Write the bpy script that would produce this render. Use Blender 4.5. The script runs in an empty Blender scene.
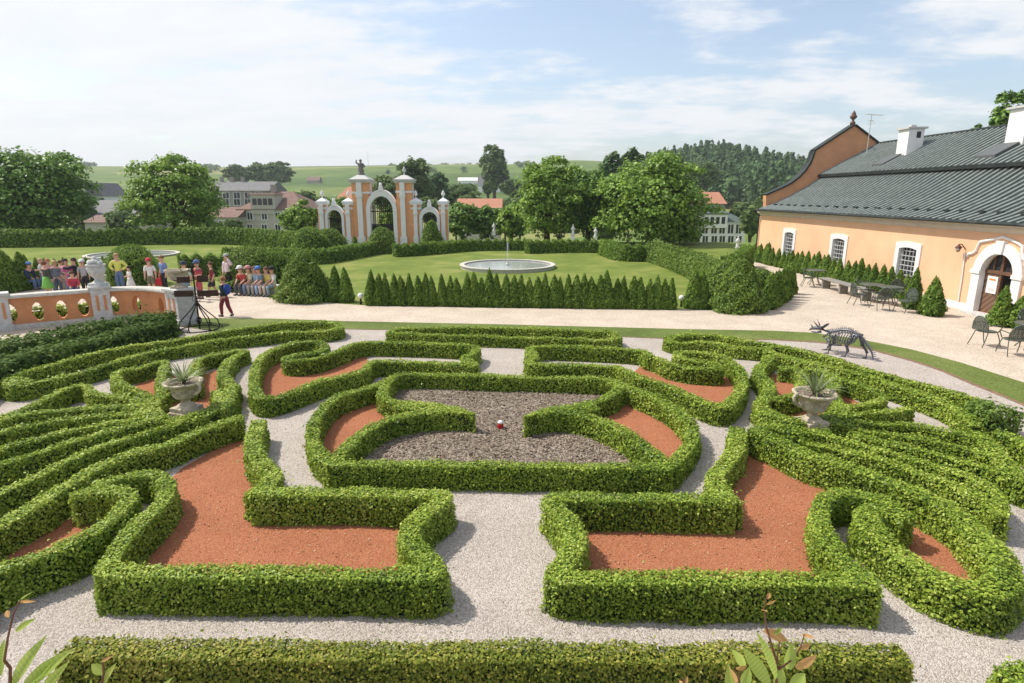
import bpy, bmesh, math, random
import numpy as np
from mathutils import Vector, Matrix

random.seed(7); RNG = np.random.default_rng(7)
C = bpy.context.scene.collection
R = math.radians

# ------------------------------------------------------------------ camera
W_, H_, F_, CX, CY = 1024, 683, 600.0, 512.0, 341.5
HC = 4.3
PITCH = R(13.72)
cp, sp = math.cos(PITCH), math.sin(PITCH)
def ray(u, v):
    x = (u-CX)/F_; y = -(v-CY)/F_
    return (x, cp+y*sp, -sp+y*cp)
def P(u, v, z=0.0):                      # point at height z seen at a pixel
    d = ray(u, v); t = (z-HC)/d[2]
    return Vector((d[0]*t, d[1]*t, z))
def at(u, v, Y):                         # point in the plane y = Y
    d = ray(u, v); t = Y/d[1]
    return Vector((d[0]*t, Y, HC+d[2]*t))

cam = bpy.data.cameras.new('camera'); co = bpy.data.objects.new('camera', cam); C.objects.link(co)
cam.sensor_width = 36; cam.lens = 36*F_/W_; cam.clip_start = .05; cam.clip_end = 9000
co.location = (0, 0, HC); co.rotation_euler = (R(90)-PITCH, 0, 0)
sc = bpy.context.scene; sc.camera = co
sc.view_settings.view_transform = 'Standard'; sc.view_settings.look = 'None'
sc.view_settings.gamma = 1; sc.view_settings.exposure = 0.08

# ------------------------------------------------------------------ light
SUN_EL = R(53)
az = Vector((-.955, .30, 0)).normalized()
sv = Vector((az.x*math.cos(SUN_EL), az.y*math.cos(SUN_EL), math.sin(SUN_EL)))
sl = bpy.data.lights.new('sun', 'SUN'); so = bpy.data.objects.new('sun', sl); C.objects.link(so)
sl.energy = 4.8; sl.angle = R(.55); sl.color = (1, .95, .86)
so.rotation_euler = sv.to_track_quat('Z', 'Y').to_euler(); so.location = (-30, 10, 40)

wd = bpy.data.worlds.new('World'); sc.world = wd; wd.use_nodes = True
nt = wd.node_tree; N = nt.nodes; L = nt.links
bg = N['Background']; bg.inputs[1].default_value = 0.145
sky = N.new('ShaderNodeTexSky'); sky.sky_type = 'NISHITA'; sky.sun_disc = False
sky.sun_elevation = SUN_EL; sky.sun_rotation = math.atan2(az.x, az.y)
sky.air_density = 1.0; sky.dust_density = 2.0; sky.ozone_density = 1.6
tc = N.new('ShaderNodeTexCoord'); sep = N.new('ShaderNodeSeparateXYZ'); L.new(tc.outputs['Generated'], sep.inputs[0])
def wmath(op, a, b=None):
    m = N.new('ShaderNodeMath'); m.operation = op
    for i, q in enumerate((a, b)):
        if q is None: continue
        if isinstance(q, (int, float)): m.inputs[i].default_value = q
        else: L.new(q, m.inputs[i])
    return m.outputs[0]
zz = wmath('ADD', wmath('MAXIMUM', sep.outputs[2], 0.0), 0.16)
px_ = wmath('DIVIDE', sep.outputs[0], zz); py_ = wmath('DIVIDE', sep.outputs[1], zz)
cmb = N.new('ShaderNodeCombineXYZ'); L.new(px_, cmb.inputs[0]); L.new(py_, cmb.inputs[1])
def wnoise(scale, detail, rough, off, stretch=(1, 1, 1)):
    mp = N.new('ShaderNodeMapping'); mp.inputs['Location'].default_value = off; mp.inputs['Scale'].default_value = stretch
    L.new(cmb.outputs[0], mp.inputs[0])
    n = N.new('ShaderNodeTexNoise'); n.inputs['Scale'].default_value = scale; n.inputs['Detail'].default_value = detail
    n.inputs['Roughness'].default_value = rough; L.new(mp.outputs[0], n.inputs[0]); return n.outputs[0]
n1 = wnoise(.75, 10, .60, (3.1, 1.7, 0), (1, 1.25, 1)); n2 = wnoise(2.6, 9, .62, (0.4, 7.2, 2), (.9, 1.4, 1))
# the cloud sheet is thicker towards the west and overhead, thin in the north-east
side = wmath('MULTIPLY', px_, -0.045)
dens = wmath('ADD', wmath('ADD', wmath('MULTIPLY', n1, 1.0), wmath('MULTIPLY', n2, .55)), side)
rmp = N.new('ShaderNodeMapRange'); rmp.interpolation_type = 'SMOOTHSTEP'
L.new(dens, rmp.inputs[0]); rmp.inputs[1].default_value = .66; rmp.inputs[2].default_value = .86
rmp.inputs[3].default_value = .14; rmp.inputs[4].default_value = .93
cl = N.new('ShaderNodeMix'); cl.data_type = 'RGBA'
gain = N.new('ShaderNodeMix'); gain.data_type = 'RGBA'; gain.blend_type = 'MULTIPLY'; gain.inputs[0].default_value = 1; gain.inputs[7].default_value = (1.32, 1.30, 1.26, 1)
L.new(sky.outputs[0], gain.inputs[6]); L.new(rmp.outputs[0], cl.inputs[0]); L.new(gain.outputs[2], cl.inputs[6])
crv = N.new('ShaderNodeMix'); crv.data_type = 'RGBA'
crv.inputs[6].default_value = (5.35, 5.6, 5.95, 1); crv.inputs[7].default_value = (7.0, 7.0, 7.0, 1); L.new(n2, crv.inputs[0])
L.new(crv.outputs[2], cl.inputs[7]); L.new(cl.outputs[2], bg.inputs[0])

# ------------------------------------------------------------------ materials
def newmat(name):
    m = bpy.data.materials.new(name); m.use_nodes = True
    nt = m.node_tree; b = nt.nodes['Principled BSDF']; return m, nt, nt.nodes, nt.links, b
def setspec(b, v):
    b.inputs['Specular IOR Level'].default_value = v
def ramp(N, stops):
    r = N.new('ShaderNodeValToRGB'); e = r.color_ramp.elements
    while len(e) < len(stops): e.new(.5)
    for i, (p, c) in enumerate(stops):
        e[i].position = p; e[i].color = (c[0], c[1], c[2], 1)
    return r
def simple(name, col, rough=.7, metal=0, var=.12, scale=6, bump=.0, bscale=40, spec=.3):
    """plain colour with mottled wear and an optional fine bump"""
    m, nt, N, L, b = newmat(name)
    tc = N.new('ShaderNodeTexCoord'); n = N.new('ShaderNodeTexNoise'); L.new(tc.outputs['Object'], n.inputs[0])
    n.inputs['Scale'].default_value = scale; n.inputs['Detail'].default_value = 6; n.inputs['Roughness'].default_value = .65
    lo = [max(0, c*(1-var)) for c in col]; hi = [min(1, c*(1+var)) for c in col]
    r = ramp(N, [(.3, lo), (.7, hi)]); L.new(n.outputs[0], r.inputs[0]); L.new(r.outputs[0], b.inputs['Base Color'])
    b.inputs['Roughness'].default_value = rough; b.inputs['Metallic'].default_value = metal; setspec(b, spec)
    if bump:
        n2 = N.new('ShaderNodeTexNoise'); n2.inputs['Scale'].default_value = bscale; n2.inputs['Detail'].default_value = 4
        L.new(tc.outputs['Object'], n2.inputs[0])
        bp = N.new('ShaderNodeBump'); bp.inputs['Strength'].default_value = bump; bp.inputs['Distance'].default_value = .02
        L.new(n2.outputs[0], bp.inputs['Height']); L.new(bp.outputs[0], b.inputs['Normal'])
    return m
def leafmat(name, stops, trans=.35, rough=.6, spec=.2):
    m, nt, N, L, b = newmat(name)
    g = N.new('ShaderNodeNewGeometry'); tc = N.new('ShaderNodeTexCoord')
    n = N.new('ShaderNodeTexNoise'); n.inputs['Scale'].default_value = .9; n.inputs['Detail'].default_value = 3
    L.new(g.outputs['Position'], n.inputs[0])
    ad = N.new('ShaderNodeMath'); ad.operation = 'MULTIPLY_ADD'; ad.inputs[1].default_value = .7
    sb = N.new('ShaderNodeMath'); sb.operation = 'MULTIPLY_ADD'; sb.inputs[1].default_value = .9; sb.inputs[2].default_value = -.30
    L.new(n.outputs[0], sb.inputs[0]); L.new(g.outputs['Random Per Island'], ad.inputs[0]); L.new(sb.outputs[0], ad.inputs[2])
    r = ramp(N, stops); L.new(ad.outputs[0], r.inputs[0]); L.new(r.outputs[0], b.inputs['Base Color'])
    b.inputs['Roughness'].default_value = rough; setspec(b, spec)
    t = N.new('ShaderNodeBsdfTranslucent'); 
    hs = N.new('ShaderNodeHueSaturation'); hs.inputs['Hue'].default_value = .485; hs.inputs['Value'].default_value = 1.25
    L.new(r.outputs[0], hs.inputs['Color']); L.new(hs.outputs[0], t.inputs[0])
    mx = N.new('ShaderNodeMixShader'); mx.inputs[0].default_value = trans
    L.new(b.outputs[0], mx.inputs[1]); L.new(t.outputs[0], mx.inputs[2]); L.new(mx.outputs[0], N['Material Output'].inputs[0])
    return m
def gravelmat(name, c1, c2, c3, scale, bump=.6, patch=None):
    m, nt, N, L, b = newmat(name)
    tc = N.new('ShaderNodeNewGeometry')
    v = N.new('ShaderNodeTexVoronoi'); v.inputs['Scale'].default_value = scale; L.new(tc.outputs['Position'], v.inputs[0])
    bw = N.new('ShaderNodeSeparateColor'); L.new(v.outputs['Color'], bw.inputs[0])
    r = ramp(N, [(0, c1), (.45, c2), (1, c3)]); L.new(bw.outputs[0], r.inputs[0])
    n = N.new('ShaderNodeTexNoise'); n.inputs['Scale'].default_value = .8; n.inputs['Detail'].default_value = 7; n.inputs['Roughness'].default_value = .7
    L.new(tc.outputs['Position'], n.inputs[0])
    r2 = ramp(N, [(.25, (.80, .78, .76)), (.75, (1.1, 1.1, 1.1))]); L.new(n.outputs[0], r2.inputs[0])
    mx = N.new('ShaderNodeMix'); mx.data_type = 'RGBA'; mx.blend_type = 'MULTIPLY'; mx.inputs[0].default_value = 1
    L.new(r.outputs[0], mx.inputs[6]); L.new(r2.outputs[0], mx.inputs[7]); L.new(mx.outputs[2], b.inputs['Base Color'])
    b.inputs['Roughness'].default_value = .9; setspec(b, .15)
    bp = N.new('ShaderNodeBump'); bp.inputs['Strength'].default_value = bump; bp.inputs['Distance'].default_value = .02
    L.new(v.outputs['Distance'], bp.inputs['Height']); bp.invert = True; L.new(bp.outputs[0], b.inputs['Normal'])
    return m
def grassmat(name, a, bcol, ccol, dry=None, fine=70):
    m, nt, N, L, b = newmat(name)
    g = N.new('ShaderNodeNewGeometry')
    n = N.new('ShaderNodeTexNoise'); n.inputs['Scale'].default_value = .35; n.inputs['Detail'].default_value = 8; n.inputs['Roughness'].default_value = .7
    n2 = N.new('ShaderNodeTexNoise'); n2.inputs['Scale'].default_value = fine; n2.inputs['Detail'].default_value = 3
    L.new(g.outputs['Position'], n.inputs[0]); L.new(g.outputs['Position'], n2.inputs[0])
    r = ramp(N, [(.3, a), (.52, bcol), (.72, ccol)]); L.new(n.outputs[0], r.inputs[0])
    r2 = ramp(N, [(.3, (.6, .6, .6)), (.7, (1.3, 1.3, 1.3))]); L.new(n2.outputs[0], r2.inputs[0])
    mx = N.new('ShaderNodeMix'); mx.data_type = 'RGBA'; mx.blend_type = 'MULTIPLY'; mx.inputs[0].default_value = 1
    L.new(r.outputs[0], mx.inputs[6]); L.new(r2.outputs[0], mx.inputs[7]); L.new(mx.outputs[2], b.inputs['Base Color'])
    b.inputs['Roughness'].default_value = .85; setspec(b, .15)
    bp = N.new('ShaderNodeBump'); bp.inputs['Strength'].default_value = .5; bp.inputs['Distance'].default_value = .03
    L.new(n2.outputs[0], bp.inputs['Height']); L.new(bp.outputs[0], b.inputs['Normal'])
    return m

M = {}
M['box_leaf'] = leafmat('box_leaf', [(0, (.055, .108, .015)), (.36, (.186, .285, .031)), (.70, (.355, .450, .058)), (1, (.525, .580, .150))], .27, .45, .24)
M['bronze_leaf'] = leafmat('bronze_leaf', [(0, (.055, .095, .014)), (.40, (.18, .225, .028)), (.72, (.33, .335, .050)), (1, (.50, .40, .12))], .27, .5, .2)
M['sprig_vein'] = leafmat('sprig_vein', [(0, (.25, .37, .065)), (.6, (.34, .46, .10)), (1, (.45, .45, .12))], .45, .5)
M['shaded_core'] = simple('shaded_core', (.026, .045, .010), .9, var=.3, scale=20)  # hedge filling darkened so the gaps between leaves read as deep shade
M['ivy_leaf'] = leafmat('ivy_leaf', [(0, (0.0345, 0.0713, 0.0138)), (0.5, (0.0713, 0.1288, 0.0253)), (1, (0.1495, 0.2127, 0.0517))], .25, .65, .08)
M['thuja'] = leafmat('thuja', [(0, (0.058, 0.1175, 0.0193)), (0.5, (0.1382, 0.2418, 0.0379)), (1, (0.3278, 0.447, 0.0794))], .34, .6)
M['yew'] = leafmat('yew', [(0, (0.078, 0.15, 0.0264)), (0.5, (0.15, 0.24, 0.0408)), (1, (0.258, 0.342, 0.0696))], .25, .55)
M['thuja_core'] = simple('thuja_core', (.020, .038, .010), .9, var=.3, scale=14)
M['maple'] = leafmat('maple', [(0, (0.084, 0.1568, 0.0246)), (0.5, (0.1891, 0.3149, 0.0504)), (1, (0.3783, 0.5232, 0.0998))], .27, .45)
M['maple_dark'] = leafmat('maple_dark', [(0, (0.0566, 0.124, 0.0242)), (0.5, (0.1264, 0.2359, 0.0438)), (1, (0.2809, 0.4165, 0.0814))], .22, .45)
M['far_leaf'] = leafmat('far_leaf', [(0, (0.0747, 0.1265, 0.0403)), (0.5, (0.1207, 0.184, 0.0575)), (1, (0.184, 0.253, 0.0862))], .3, .7)
M['spruce'] = leafmat('spruce', [(0, (0.046, 0.0978, 0.0403)), (0.5, (0.0805, 0.1495, 0.0552)), (1, (0.1725, 0.2472, 0.0805))], .2, .7)
M['sprig_leaf'] = leafmat('sprig_leaf', [(0, (.30, .42, .08)), (.6, (.40, .52, .12)), (1, (.52, .50, .14))], .55, .5)
M['sprig_rust'] = leafmat('sprig_rust', [(0, (.50, .24, .09)), (1, (.62, .44, .17))], .5, .5)
M['yucca'] = leafmat('yucca', [(0, (.12, .17, .06)), (.6, (.24, .29, .14)), (1, (.42, .44, .28))], .25, .4)
M['bark'] = simple('bark', (.085, .065, .045), .9, var=.35, scale=9, bump=.6)
M['gravel'] = gravelmat('gravel', (.29, .255, .222), (.45, .398, .355), (.60, .54, .488), 72)
M['court'] = gravelmat('court', (.38, .31, .245), (.535, .45, .365), (.68, .59, .49), 55, .4)
M['brick_bed'] = gravelmat('brick_bed', (.27, .092, .044), (.375, .138, .068), (.475, .215, .118), 90, .5)
M['mulch'] = gravelmat('mulch', (.090, .066, .046), (.215, .165, .122), (.43, .365, .295), 42, 1.0)
M['lawn'] = grassmat('lawn', (.090, .140, .022), (.165, .210, .038), (.300, .285, .095), None, 30)
M['strip'] = grassmat('strip', (.085, .115, .026), (.125, .165, .038), (.20, .215, .07), None, 26)
M['stone'] = simple('stone', (.50, .475, .42), .85, var=.25, scale=9, bump=.35)
M['urn_stone'] = simple('urn_stone', (.44, .375, .275), .9, var=.45, scale=7, bump=.5, bscale=30)
M['grey_stone'] = simple('grey_stone', (.52, .51, .49), .85, var=.2, scale=8, bump=.25)
M['white_paint'] = simple('white_paint', (.74, .73, .72), .75, var=.06, scale=3)
M['gate_white'] = simple('gate_white', (.74, .73, .74), .75, var=.04, scale=2)
M['gate_orange'] = simple('gate_orange', (.72, .35, .175), .85, var=.12, scale=2)
M['peach'] = simple('peach', (.80, .475, .29), .88, var=.085, scale=.6, bump=.15)
M['peach_dark'] = simple('peach_dark', (.62, .31, .165), .88, var=.12, scale=1.2, bump=.1)
M['cornice'] = simple('cornice', (.60, .52, .43), .8, var=.08, scale=2)
M['parapet_orange'] = simple('parapet_orange', (.53, .235, .105), .88, var=.16, scale=3)
M['iron'] = simple('iron', (.022, .019, .018), .5, .4, var=.3)
M['rust_board'] = simple('rust_board', (.055, .030, .020), .7, .2, var=.3)
M['green_metal'] = simple('green_metal', (.085, .105, .085), .5, .3, var=.3, scale=10)
M['grey_wood'] = simple('grey_wood', (.23, .215, .19), .8, var=.3, scale=8)
M['dark_glass'] = simple('dark_glass', (.035, .038, .042), .12, var=.2, spec=.5)
M['door_wood'] = simple('door_wood', (.145, .075, .045), .55, var=.25, scale=6)
M['dark_in'] = simple('dark_in', (.05, .048, .045), .9)
M['water'] = simple('water', (.34, .36, .34), .35, var=.2, spec=.5)
M['red_roof'] = simple('red_roof', (.40, .185, .115), .8, var=.25, scale=3)
M['brown_roof'] = simple('brown_roof', (.20, .125, .10), .85, var=.25, scale=2)
M['grey_roof'] = simple('grey_roof', (.17, .165, .165), .8, var=.25, scale=2)
M['green_roof'] = simple('green_roof', (.085, .115, .10), .7, var=.2, scale=2)
M['beige_wall'] = simple('beige_wall', (.52, .475, .395), .9, var=.12, scale=2)
M['grey_wall'] = simple('grey_wall', (.33, .30, .26), .9, var=.15, scale=2)
M['white_wall'] = simple('white_wall', (.80, .78, .76), .9, var=.06, scale=2)
M['skin'] = simple('skin', (.58, .34, .25), .55, var=.06)
M['red_glass'] = simple('red_glass', (.42, .02, .02), .2)
def plain(name, c, rough=.75): 
    if name not in M: M[name] = simple(name, c, rough, var=.12, scale=12)
    return M[name]

# ------------------------------------------------------------------ mesh builder
class MB:
    def __init__(s): s.v = []; s.f = []; s.m = []
    def face(s, idx, m=0): s.f.append(tuple(idx)); s.m.append(m)
    def quad(s, a, b, c, d, m=0):
        n = len(s.v); s.v += [tuple(a), tuple(b), tuple(c), tuple(d)]; s.face((n, n+1, n+2, n+3), m)
    def box(s, c, size, rz=0, m=0, taper=1.0, mat=None):
        n = len(s.v); hx, hy, hz = size[0]/2, size[1]/2, size[2]/2
        ca, sa = math.cos(rz), math.sin(rz)
        for dz in (-1, 1):
            k = taper if dz > 0 else 1
            for dx, dy in ((-1, -1), (1, -1), (1, 1), (-1, 1)):
                x, y = dx*hx*k, dy*hy*k
                p = Vector((c[0]+x*ca-y*sa, c[1]+x*sa+y*ca, c[2]+dz*hz))
                s.v.append(tuple(p))
        for q in ((3, 2, 1, 0), (4, 5, 6, 7), (0, 1, 5, 4), (1, 2, 6, 5), (2, 3, 7, 6), (3, 0, 4, 7)):
            s.face([n+i for i in q], m)
        return s
    def tube(s, pts, rad, n=6, m=0, cap=True):
        pts = [Vector(p) for p in pts]; k = len(pts)
        if not hasattr(rad, '__len__'): rad = [rad]*k
        b = len(s.v); up0 = None
        for i, p in enumerate(pts):
            t = (pts[min(i+1, k-1)]-pts[max(i-1, 0)])
            if t.length < 1e-9: t = Vector((0, 0, 1))
            t.normalize()
            if up0 is None:
                a = Vector((0, 0, 1)) if abs(t.z) < .9 else Vector((1, 0, 0)); up0 = (a-t*a.dot(t)).normalized()
            else:
                up0 = up0-t*up0.dot(t); up0 = up0.normalized() if up0.length > 1e-6 else t.orthogonal().normalized()
            w = t.cross(up0)
            for j in range(n):
                an = 2*math.pi*j/n; s.v.append(tuple(p+(up0*math.cos(an)+w*math.sin(an))*rad[i]))
        for i in range(k-1):
            for j in range(n):
                j2 = (j+1) % n
                s.face((b+i*n+j, b+i*n+j2, b+(i+1)*n+j2, b+(i+1)*n+j), m)
        if cap:
            s.face([b+j for j in range(n)][::-1], m); s.face([b+(k-1)*n+j for j in range(n)], m)
        return s
    def lathe(s, prof, c=(0, 0, 0), n=20, m=0, wob=None):
        b = len(s.v); k = len(prof)
        for i, (r, z) in enumerate(prof):
            for j in range(n):
                a = 2*math.pi*j/n; q = r*(1+(wob(a, i) if wob else 0))
                s.v.append((c[0]+q*math.cos(a), c[1]+q*math.sin(a), c[2]+z))
        for i in range(k-1):
            for j in range(n):
                j2 = (j+1) % n
                s.face((b+i*n+j, b+i*n+j2, b+(i+1)*n+j2, b+(i+1)*n+j), m)
        if prof[0][0] > 1e-4: s.face([b+j for j in range(n)][::-1], m)
        if prof[-1][0] > 1e-4: s.face([b+(k-1)*n+j for j in range(n)], m)
        return s
    def ball(s, c, r, n=8, m=0, sq=(1, 1, 1)):
        prof = [(max(1e-5, math.sin(math.pi*i/n)), -math.cos(math.pi*i/n)) for i in range(n+1)]
        b = len(s.v); s.lathe(prof, (0, 0, 0), n+2, m)
        for i in range(b, len(s.v)):
            p = s.v[i]; s.v[i] = (c[0]+p[0]*r*sq[0], c[1]+p[1]*r*sq[1], c[2]+p[2]*r*sq[2])
        return s
    def prism(s, loop, vec, m=0):
        """extrude a closed 3-D loop along vec"""
        n = len(s.v); k = len(loop); vec = Vector(vec)
        s.v += [tuple(p) for p in loop]; s.v += [tuple(Vector(p)+vec) for p in loop]
        s.face(range(n+k-1, n-1, -1), m); s.face(range(n+k, n+2*k), m)
        for i in range(k):
            j = (i+1) % k; s.face((n+i, n+j, n+k+j, n+k+i), m)
        return s
    def build(s, name, mats, parent=None, smooth=False, inv=None):
        me = bpy.data.meshes.new(name); me.from_pydata(s.v, [], s.f)
        if not isinstance(mats, (list, tuple)): mats = [mats]
        for q in mats: me.materials.append(M[q] if isinstance(q, str) else q)
        if max(s.m, default=0): me.polygons.foreach_set('material_index', s.m)
        bm = bmesh.new(); bm.from_mesh(me); bmesh.ops.recalc_face_normals(bm, faces=bm.faces)
        bm.to_mesh(me); bm.free()
        if smooth: me.polygons.foreach_set('use_smooth', [True]*len(me.polygons))
        me.update(); return link(name, me, parent)
def link(name, me, parent=None):
    o = bpy.data.objects.new(name, me); C.objects.link(o)
    if parent is not None: o.parent = parent
    return o
def bevel(o, w=.01, seg=2):
    b = o.modifiers.new('bevel', 'BEVEL'); b.width = w; b.segments = seg; b.limit_method = 'ANGLE'; return o
def tag(o, label=None, cat=None, group=None, kind=None):
    if label: o['label'] = label
    if cat: o['category'] = cat
    if group: o['group'] = group
    if kind: o['kind'] = kind
    return o
def thing(name, label, cat, loc=(0, 0, 0), rz=0, group=None):
    o = bpy.data.objects.new(name, None); C.objects.link(o); o.empty_display_size = .2
    o.location = loc; o.rotation_euler = (0, 0, rz); return tag(o, label, cat, group)
def kids(o): return [q for q in bpy.data.objects if q.parent == o]
def copy_tree(o, parent=None):
    c = o.copy(); C.objects.link(c)
    if parent is not None: c.parent = parent
    for ch in kids(o): copy_tree(ch, c)
    return c
def sheet(name, loop, z, mat, kind='structure'):
    me = bpy.data.meshes.new(name)
    bm = bmesh.new(); vs = [bm.verts.new((p[0], p[1], z)) for p in loop]
    es = [bm.edges.new((vs[i], vs[(i+1) % len(vs)])) for i in range(len(vs))]
    bmesh.ops.triangle_fill(bm, use_beauty=True, edges=es)
    bmesh.ops.recalc_face_normals(bm, faces=bm.faces)
    for f in bm.faces:
        if f.normal.z < 0: f.normal_flip()
    bm.to_mesh(me); bm.free(); me.materials.append(M[mat])
    return tag(link(name, me), kind=kind)

# ------------------------------------------------------------------ leaf clouds (numpy)
def leaf_mesh(name, pos, nrm, size, mat, parent=None, aspect=.62, along=None, smooth=False, core=None):
    """one kite-shaped face per leaf; pos, nrm (n,3); size (n,)"""
    n = len(pos); pos = np.asarray(pos, float)
    nrm = nrm/np.maximum(np.linalg.norm(nrm, axis=1, keepdims=True), 1e-9)
    if along is None: along = RNG.normal(size=(n, 3))
    t = along-nrm*np.sum(along*nrm, 1, keepdims=True)
    t /= np.maximum(np.linalg.norm(t, axis=1, keepdims=True), 1e-9)
    b = np.cross(nrm, t); s = size[:, None]
    v = np.empty((n, 4, 3))
    v[:, 0] = pos-t*s*.5; v[:, 1] = pos+b*s*aspect*.5-t*s*.05+nrm*s*.08
    v[:, 2] = pos+t*s*.5; v[:, 3] = pos-b*s*aspect*.5-t*s*.05+nrm*s*.08
    me = bpy.data.meshes.new(name)
    me.vertices.add(n*4); me.loops.add(n*4); me.polygons.add(n)
    me.vertices.foreach_set('co', v.ravel())
    me.loops.foreach_set('vertex_index', np.arange(n*4, dtype=np.int32))
    me.polygons.foreach_set('loop_start', np.arange(0, n*4, 4, dtype=np.int32))
    me.polygons.foreach_set('loop_total', np.full(n, 4, dtype=np.int32))
    me.materials.append(M[mat]); me.update(calc_edges=True)
    return me if parent == 'mesh' else link(name, me, parent)
M['soil'] = simple('soil', (.20, .125, .075), .95, var=.35, scale=6)
# ------------------------------------------------------------------ ground, hills, courts, beds
def sstep(a, b, x):
    t = np.clip((x-a)/(b-a), 0, 1); return t*t*(3-2*t)
def terrain_z(x, y):
    x = np.asarray(x, float); y = np.asarray(y, float)
    z = -8.0*sstep(56, 84, y)*(1-.6*sstep(30, 70, x)) 
    z = z-6*sstep(24, 60, -y)
    # western and northern fields climbing to a ridge
    west = 1-sstep(-20, 330, x-.12*y)*.55
    ridge = 53.5*sstep(170, 980, y)*west
    z = z+ridge+3*np.sin(x*.006+1)*sstep(200, 600, y)+2.5*np.sin(y*.011+x*.004)*sstep(150, 400, y)
    z = z+15*np.exp(-((x-120)/44)**2-((y-370)/85)**2)
    z = z-16*sstep(1000, 2200, y)
    return z
xs = np.concatenate([-np.geomspace(2600, 60, 46), np.linspace(-56, 56, 29), np.geomspace(60, 2600, 46)])
ys = np.concatenate([np.linspace(-60, 50, 12), np.linspace(54, 200, 38), np.geomspace(206, 3200, 66)])
gx, gy = np.meshgrid(xs, ys); gz = terrain_z(gx, gy)-.012*(gy < 56)
me = bpy.data.meshes.new('ground'); nx, ny = len(xs), len(ys)
me.from_pydata(np.stack([gx, gy, gz], -1).reshape(-1, 3).tolist(), [],
   [(j*nx+i, j*nx+i+1, (j+1)*nx+i+1, (j+1)*nx+i) for j in range(ny-1) for i in range(nx-1)])
me.polygons.foreach_set('use_smooth', [True]*len(me.polygons))
m, nt, N_, L_, b = newmat('fields')
g = N_.new('ShaderNodeNewGeometry')
mp = N_.new('ShaderNodeMapping'); mp.inputs['Scale'].default_value = (1/240, 1/120, 0); mp.inputs['Rotation'].default_value = (0, 0, .32)
L_.new(g.outputs['Position'], mp.inputs[0])
vr = N_.new('ShaderNodeTexVoronoi'); vr.distance = 'CHEBYCHEV'; vr.inputs['Scale'].default_value = 1; vr.inputs['Randomness'].default_value = .85
L_.new(mp.outputs[0], vr.inputs[0]); sc_ = N_.new('ShaderNodeSeparateColor'); L_.new(vr.outputs['Color'], sc_.inputs[0])
r = ramp(N_, [(0, (.085, .135, .035)), (.3, (.12, .175, .045)), (.55, (.155, .20, .055)), (.8, (.22, .235, .085)), (1, (.10, .15, .045))])
r.color_ramp.interpolation = 'CONSTANT'; L_.new(sc_.outputs[0], r.inputs[0])
n = N_.new('ShaderNodeTexNoise'); n.inputs['Scale'].default_value = .05; n.inputs['Detail'].default_value = 9; L_.new(g.outputs['Position'], n.inputs[0])
r2 = ramp(N_, [(.3, (.72, .75, .7)), (.7, (1.2, 1.15, 1.1))]); L_.new(n.outputs[0], r2.inputs[0])
mx = N_.new('ShaderNodeMix'); mx.data_type = 'RGBA'; mx.blend_type = 'MULTIPLY'; mx.inputs[0].default_value = 1
L_.new(r.outputs[0], mx.inputs[6]); L_.new(r2.outputs[0], mx.inputs[7]); L_.new(mx.outputs[2], b.inputs['Base Color']); b.inputs['Roughness'].default_value = .95; setspec(b, .05)
me.materials.append(m); tag(link('ground', me), kind='structure')

gp = lambda pts, z=0: [P(u, v, z) for u, v in pts]
sheet('lawn', [(-60, 22), (-14, 22), (20, 22), (20, 57), (-60, 57)], .002, 'lawn')
sheet('garden_path', [(-34, -8), (34, -8), (34, 22), (-34, 22)], .006, 'gravel')
court = gp([(-260, 318), (-100, 298), (0, 290), (60, 286.5), (120, 285), (200, 289.5), (240, 292), (280, 300), (340, 304), (370, 306), (520, 308.5), (680, 309.5), (735, 311), (770, 307), (791, 297), (784, 288), (764, 273), (748, 262)]) \
   + [Vector((18.2, 46, 0)), Vector((18.6, 6, 0))] + gp([(1100, 445), (1024, 390), (961, 367), (912, 354), (867, 345), (812, 337), (700, 332), (500, 327), (347, 324), (275, 322), (200, 322), (150, 326), (0, 345)])
sheet('gravel_court', court, .010, 'court')
strip_up = [(150, 320), (200, 318.3), (275, 319), (347, 321.5), (500, 324.6), (689, 329.5), (770, 331), (812, 333), (850, 338), (880, 343.5), (912, 350), (961, 363), (1024, 383), (1110, 412)]
strip_lo = [(1110, 438), (1024, 404), (1000, 394), (970, 382), (941, 369.6), (912, 360), (871, 349), (820, 342), (775, 339.5), (662, 338.5), (625, 337), (394, 330), (340, 329), (270, 331), (214, 331), (170, 325)]
edge_lo = [(u, v+.5+2.0*max(0, (u-700)/330)) for u, v in strip_lo]
sheet('soil_edge', gp(strip_up+edge_lo), .0125, 'soil')
sheet('grass_strip', gp(strip_up+strip_lo), .014, 'strip')

# ------------------------------------------------------------------ clipped box hedges
def hh(v): return max(.33, min(.50, .36+(v-380)/200*.12))
def pts_xy(pts, h=None): return np.array([tuple(P(u, v, hh(v) if h is None else h))[:2] for u, v in pts])
def chaikin(p, closed, it=2, q=.22):
    for _ in range(it):
        if closed: a, b = p, np.roll(p, -1, 0)
        else: a, b = p[:-1], p[1:]
        n = np.empty((len(a)*2, 2)); n[0::2] = a*(1-q)+b*q; n[1::2] = a*q+b*(1-q)
        if not closed: n = np.vstack([p[:1], n, p[-1:]])
        p = n
    return p
def resample(p, step, closed):
    if closed: p = np.vstack([p, p[:1]])
    d = np.r_[0, np.cumsum(np.linalg.norm(np.diff(p, axis=0), axis=1))]
    n = max(3, int(d[-1]/step)+1); s = np.linspace(0, d[-1], n)
    return np.stack([np.interp(s, d, p[:, 0]), np.interp(s, d, p[:, 1])], 1)
STRIPS = []; HEDGES = []
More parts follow.
